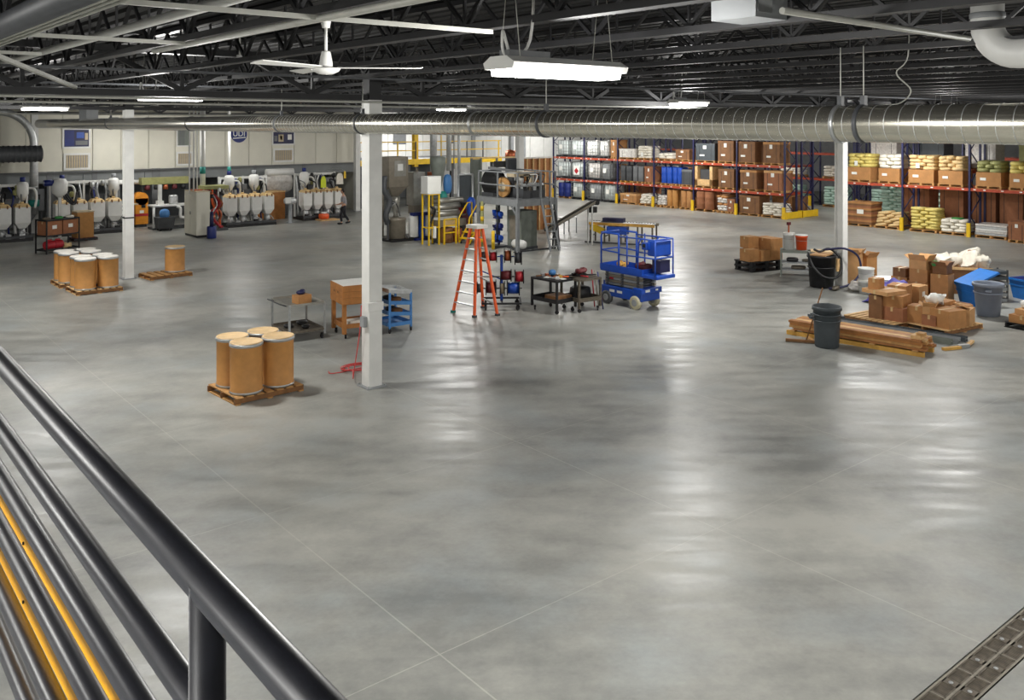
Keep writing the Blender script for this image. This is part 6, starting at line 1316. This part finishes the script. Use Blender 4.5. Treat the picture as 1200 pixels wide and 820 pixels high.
boxp(t, 'motor_cover', 'yellow', (-Lr / 2 + .45, -.42, .62), (.6, .2, .26), rot=(0, .35, 0)); boxp(t, 'blue_drive', 'blue', (-Lr / 2 + 1.3, -.2, .58), (.9, .4, .32)); boxp(t, 'top_cover', 'navy', (-Lr / 2 + 1.0, .2, .98), (.95, .35, .16)); boxp(t, 'floor_channel', 'dark_grey', (0, -.34, .03), (Lr + .3, .1, .05))
t = thing('low_table', 'low white folding table beyond the inclined conveyor', 'table', at(664, 42.5)); boxp(t, 'top', 'plastic_white', (0, 0, .74), (.9, .6, .04)); 
for sx in (-1, 1):
    for sy in (-1, 1): boxp(t, 'leg', 'grey_paint', (sx * .4, sy * .26, .36), (.04, .04, .72))

# ================================================================ PERSON by the hopper station
px_, py_ = G(403, 262.5); hd = PI * .75                # faces left along the wall
pr = thing('person', 'person in grey shirt and dark trousers walking by the vest hopper station', 'person', (px_, py_), math.atan2(.55, -.83))
def skin_obj(name, verts, edges, radii, m, parent, root=0, sub=2):
    me = bpy.data.meshes.new(name); me.from_pydata(verts, edges, []); me.materials.append(mat(m)); o = link(name, me, parent)
    sk = o.modifiers.new('skin', 'SKIN'); sk.use_smooth_shade = True
    for i, r in enumerate(radii): me.skin_vertices[0].data[i].radius = (r, r) if not isinstance(r, tuple) else r
    me.skin_vertices[0].data[root].use_root = True
    s = o.modifiers.new('subsurf', 'SUBSURF'); s.levels = sub; s.render_levels = sub; return o
# local frame: x forward, y left, z up
V = [(0, 0, .93), (.0, 0, 1.08), (.02, 0, 1.28), (.02, 0, 1.43), (.03, 0, 1.52), (.05, 0, 1.60),           # pelvis..neck
     (0, .10, .90), (.16, .10, .50), (.10, .10, .09), (.26, .11, .04),                                        # left leg forward
     (0, -.10, .90), (-.02, -.10, .50), (-.26, -.10, .13), (-.16, -.11, .05),                                 # right leg back
     (.02, .19, 1.41), (.05, .24, 1.14), (.27, .20, 1.04), (.34, .19, 1.03),                                  # left arm bent forward
     (.02, -.19, 1.41), (-.02, -.25, 1.14), (.20, -.22, 1.02), (.27, -.21, 1.01)]
E_ = [(0, 1), (1, 2), (2, 3), (3, 4), (4, 5), (0, 6), (6, 7), (7, 8), (8, 9), (0, 10), (10, 11), (11, 12), (12, 13), (3, 14), (14, 15), (15, 16), (16, 17), (3, 18), (18, 19), (19, 20), (20, 21)]
R_ = [(.15, .12), (.14, .11), (.16, .11), (.14, .09), .055, .055, .09, .062, .042, .04, .09, .062, .042, .04, .06, .045, .032, .028, .06, .045, .032, .028]
skin_obj('body', V, E_, R_, 'skin', pr)
skin_obj('trousers', [V[0], V[6], V[7], (.105, .10, .12), V[10], V[11], (-.245, -.10, .16), (0, 0, 1.02)], [(0, 1), (1, 2), (2, 3), (0, 4), (4, 5), (5, 6), (0, 7)], [(.165, .135), .108, .08, .066, .108, .08, .066, (.15, .12)], 'trousers', pr)
skin_obj('shirt', [(0, 0, .98), V[1], V[2], V[3], (.03, 0, 1.48), V[14], V[15], V[18], V[19]], [(0, 1), (1, 2), (2, 3), (3, 4), (3, 5), (5, 6), (3, 7), (7, 8)], [(.165, .135), (.155, .125), (.175, .125), (.155, .105), .07, .075, .058, .075, .058], 'shirt', pr)
hd_ = MB(); hd_.lathe([(.0, -.125), (.045, -.115), (.066, -.07), (.076, 0), (.078, .05), (.06, .1), (.0, .125)], n=16, sx=1.18); hd_.lathe([(.0, -.02), (.018, -.014), (.012, .03), (0, .04)], (.092, 0, -.01), n=8)
for s in (-1, 1): hd_.lathe([(0, -.03), (.014, -.02), (.016, .015), (0, .03)], (0, s * .078, 0), n=8, sx=1.2, sy=.6)
hd_.box((.082, 0, -.062), (.012, .044, .008)); ho = hd_.obj('head', 'skin', pr, (.07, 0, 1.70)); ho.rotation_euler = (0, .12, 0)
MB().lathe([(.083, .0), (.086, .05), (.068, .108), (0, .136)], (-.018, 0, 0), n=16, sx=1.16).lathe([(.06, -.07), (.075, -.02), (.082, .02)], (-.04, 0, 0), n=14).obj('hair', 'hair', ho)
for s in (-1, 1): MB().lathe([(0, -.008), (.008, 0), (0, .008)], (.083, s * .03, .015), n=8).obj('eye', 'shoe', ho)
for s, (wx, wy, wz) in ((1, V[17]), (-1, V[21])):
    hv = [(wx - .03, wy, wz), (wx + .03, wy, wz)]; he = [(0, 1)]; hr = [.026, .034]
    for k in range(4):
        b0 = len(hv); y = wy + (k - 1.5) * .02; L = (.07, .078, .074, .058)[k]
        hv += [(wx + .06, y, wz), (wx + .06 + L * .5, y, wz - .012), (wx + .06 + L * .85, y, wz - .04)]; he += [(1, b0), (b0, b0 + 1), (b0 + 1, b0 + 2)]; hr += [.0095, .0085, .0075]
    b0 = len(hv); hv += [(wx + .01, wy - s * .04, wz - .005), (wx + .05, wy - s * .06, wz - .02)]; he += [(0, b0), (b0, b0 + 1)]; hr += [.012, .009]
    skin_obj('hand', hv, he, hr, 'skin', pr, sub=1)
for (x, y, z, a) in ((.19, .105, .0, 0), (-.20, -.105, .0, .35)):
    o = MB().pillow((.0, 0, .05), (.29, .105, .10), p=.75).obj('shoe', 'shoe', pr, (x, y, z)); o.rotation_euler = (0, a * .6, 0); o.location.z = .0 if a == 0 else .03
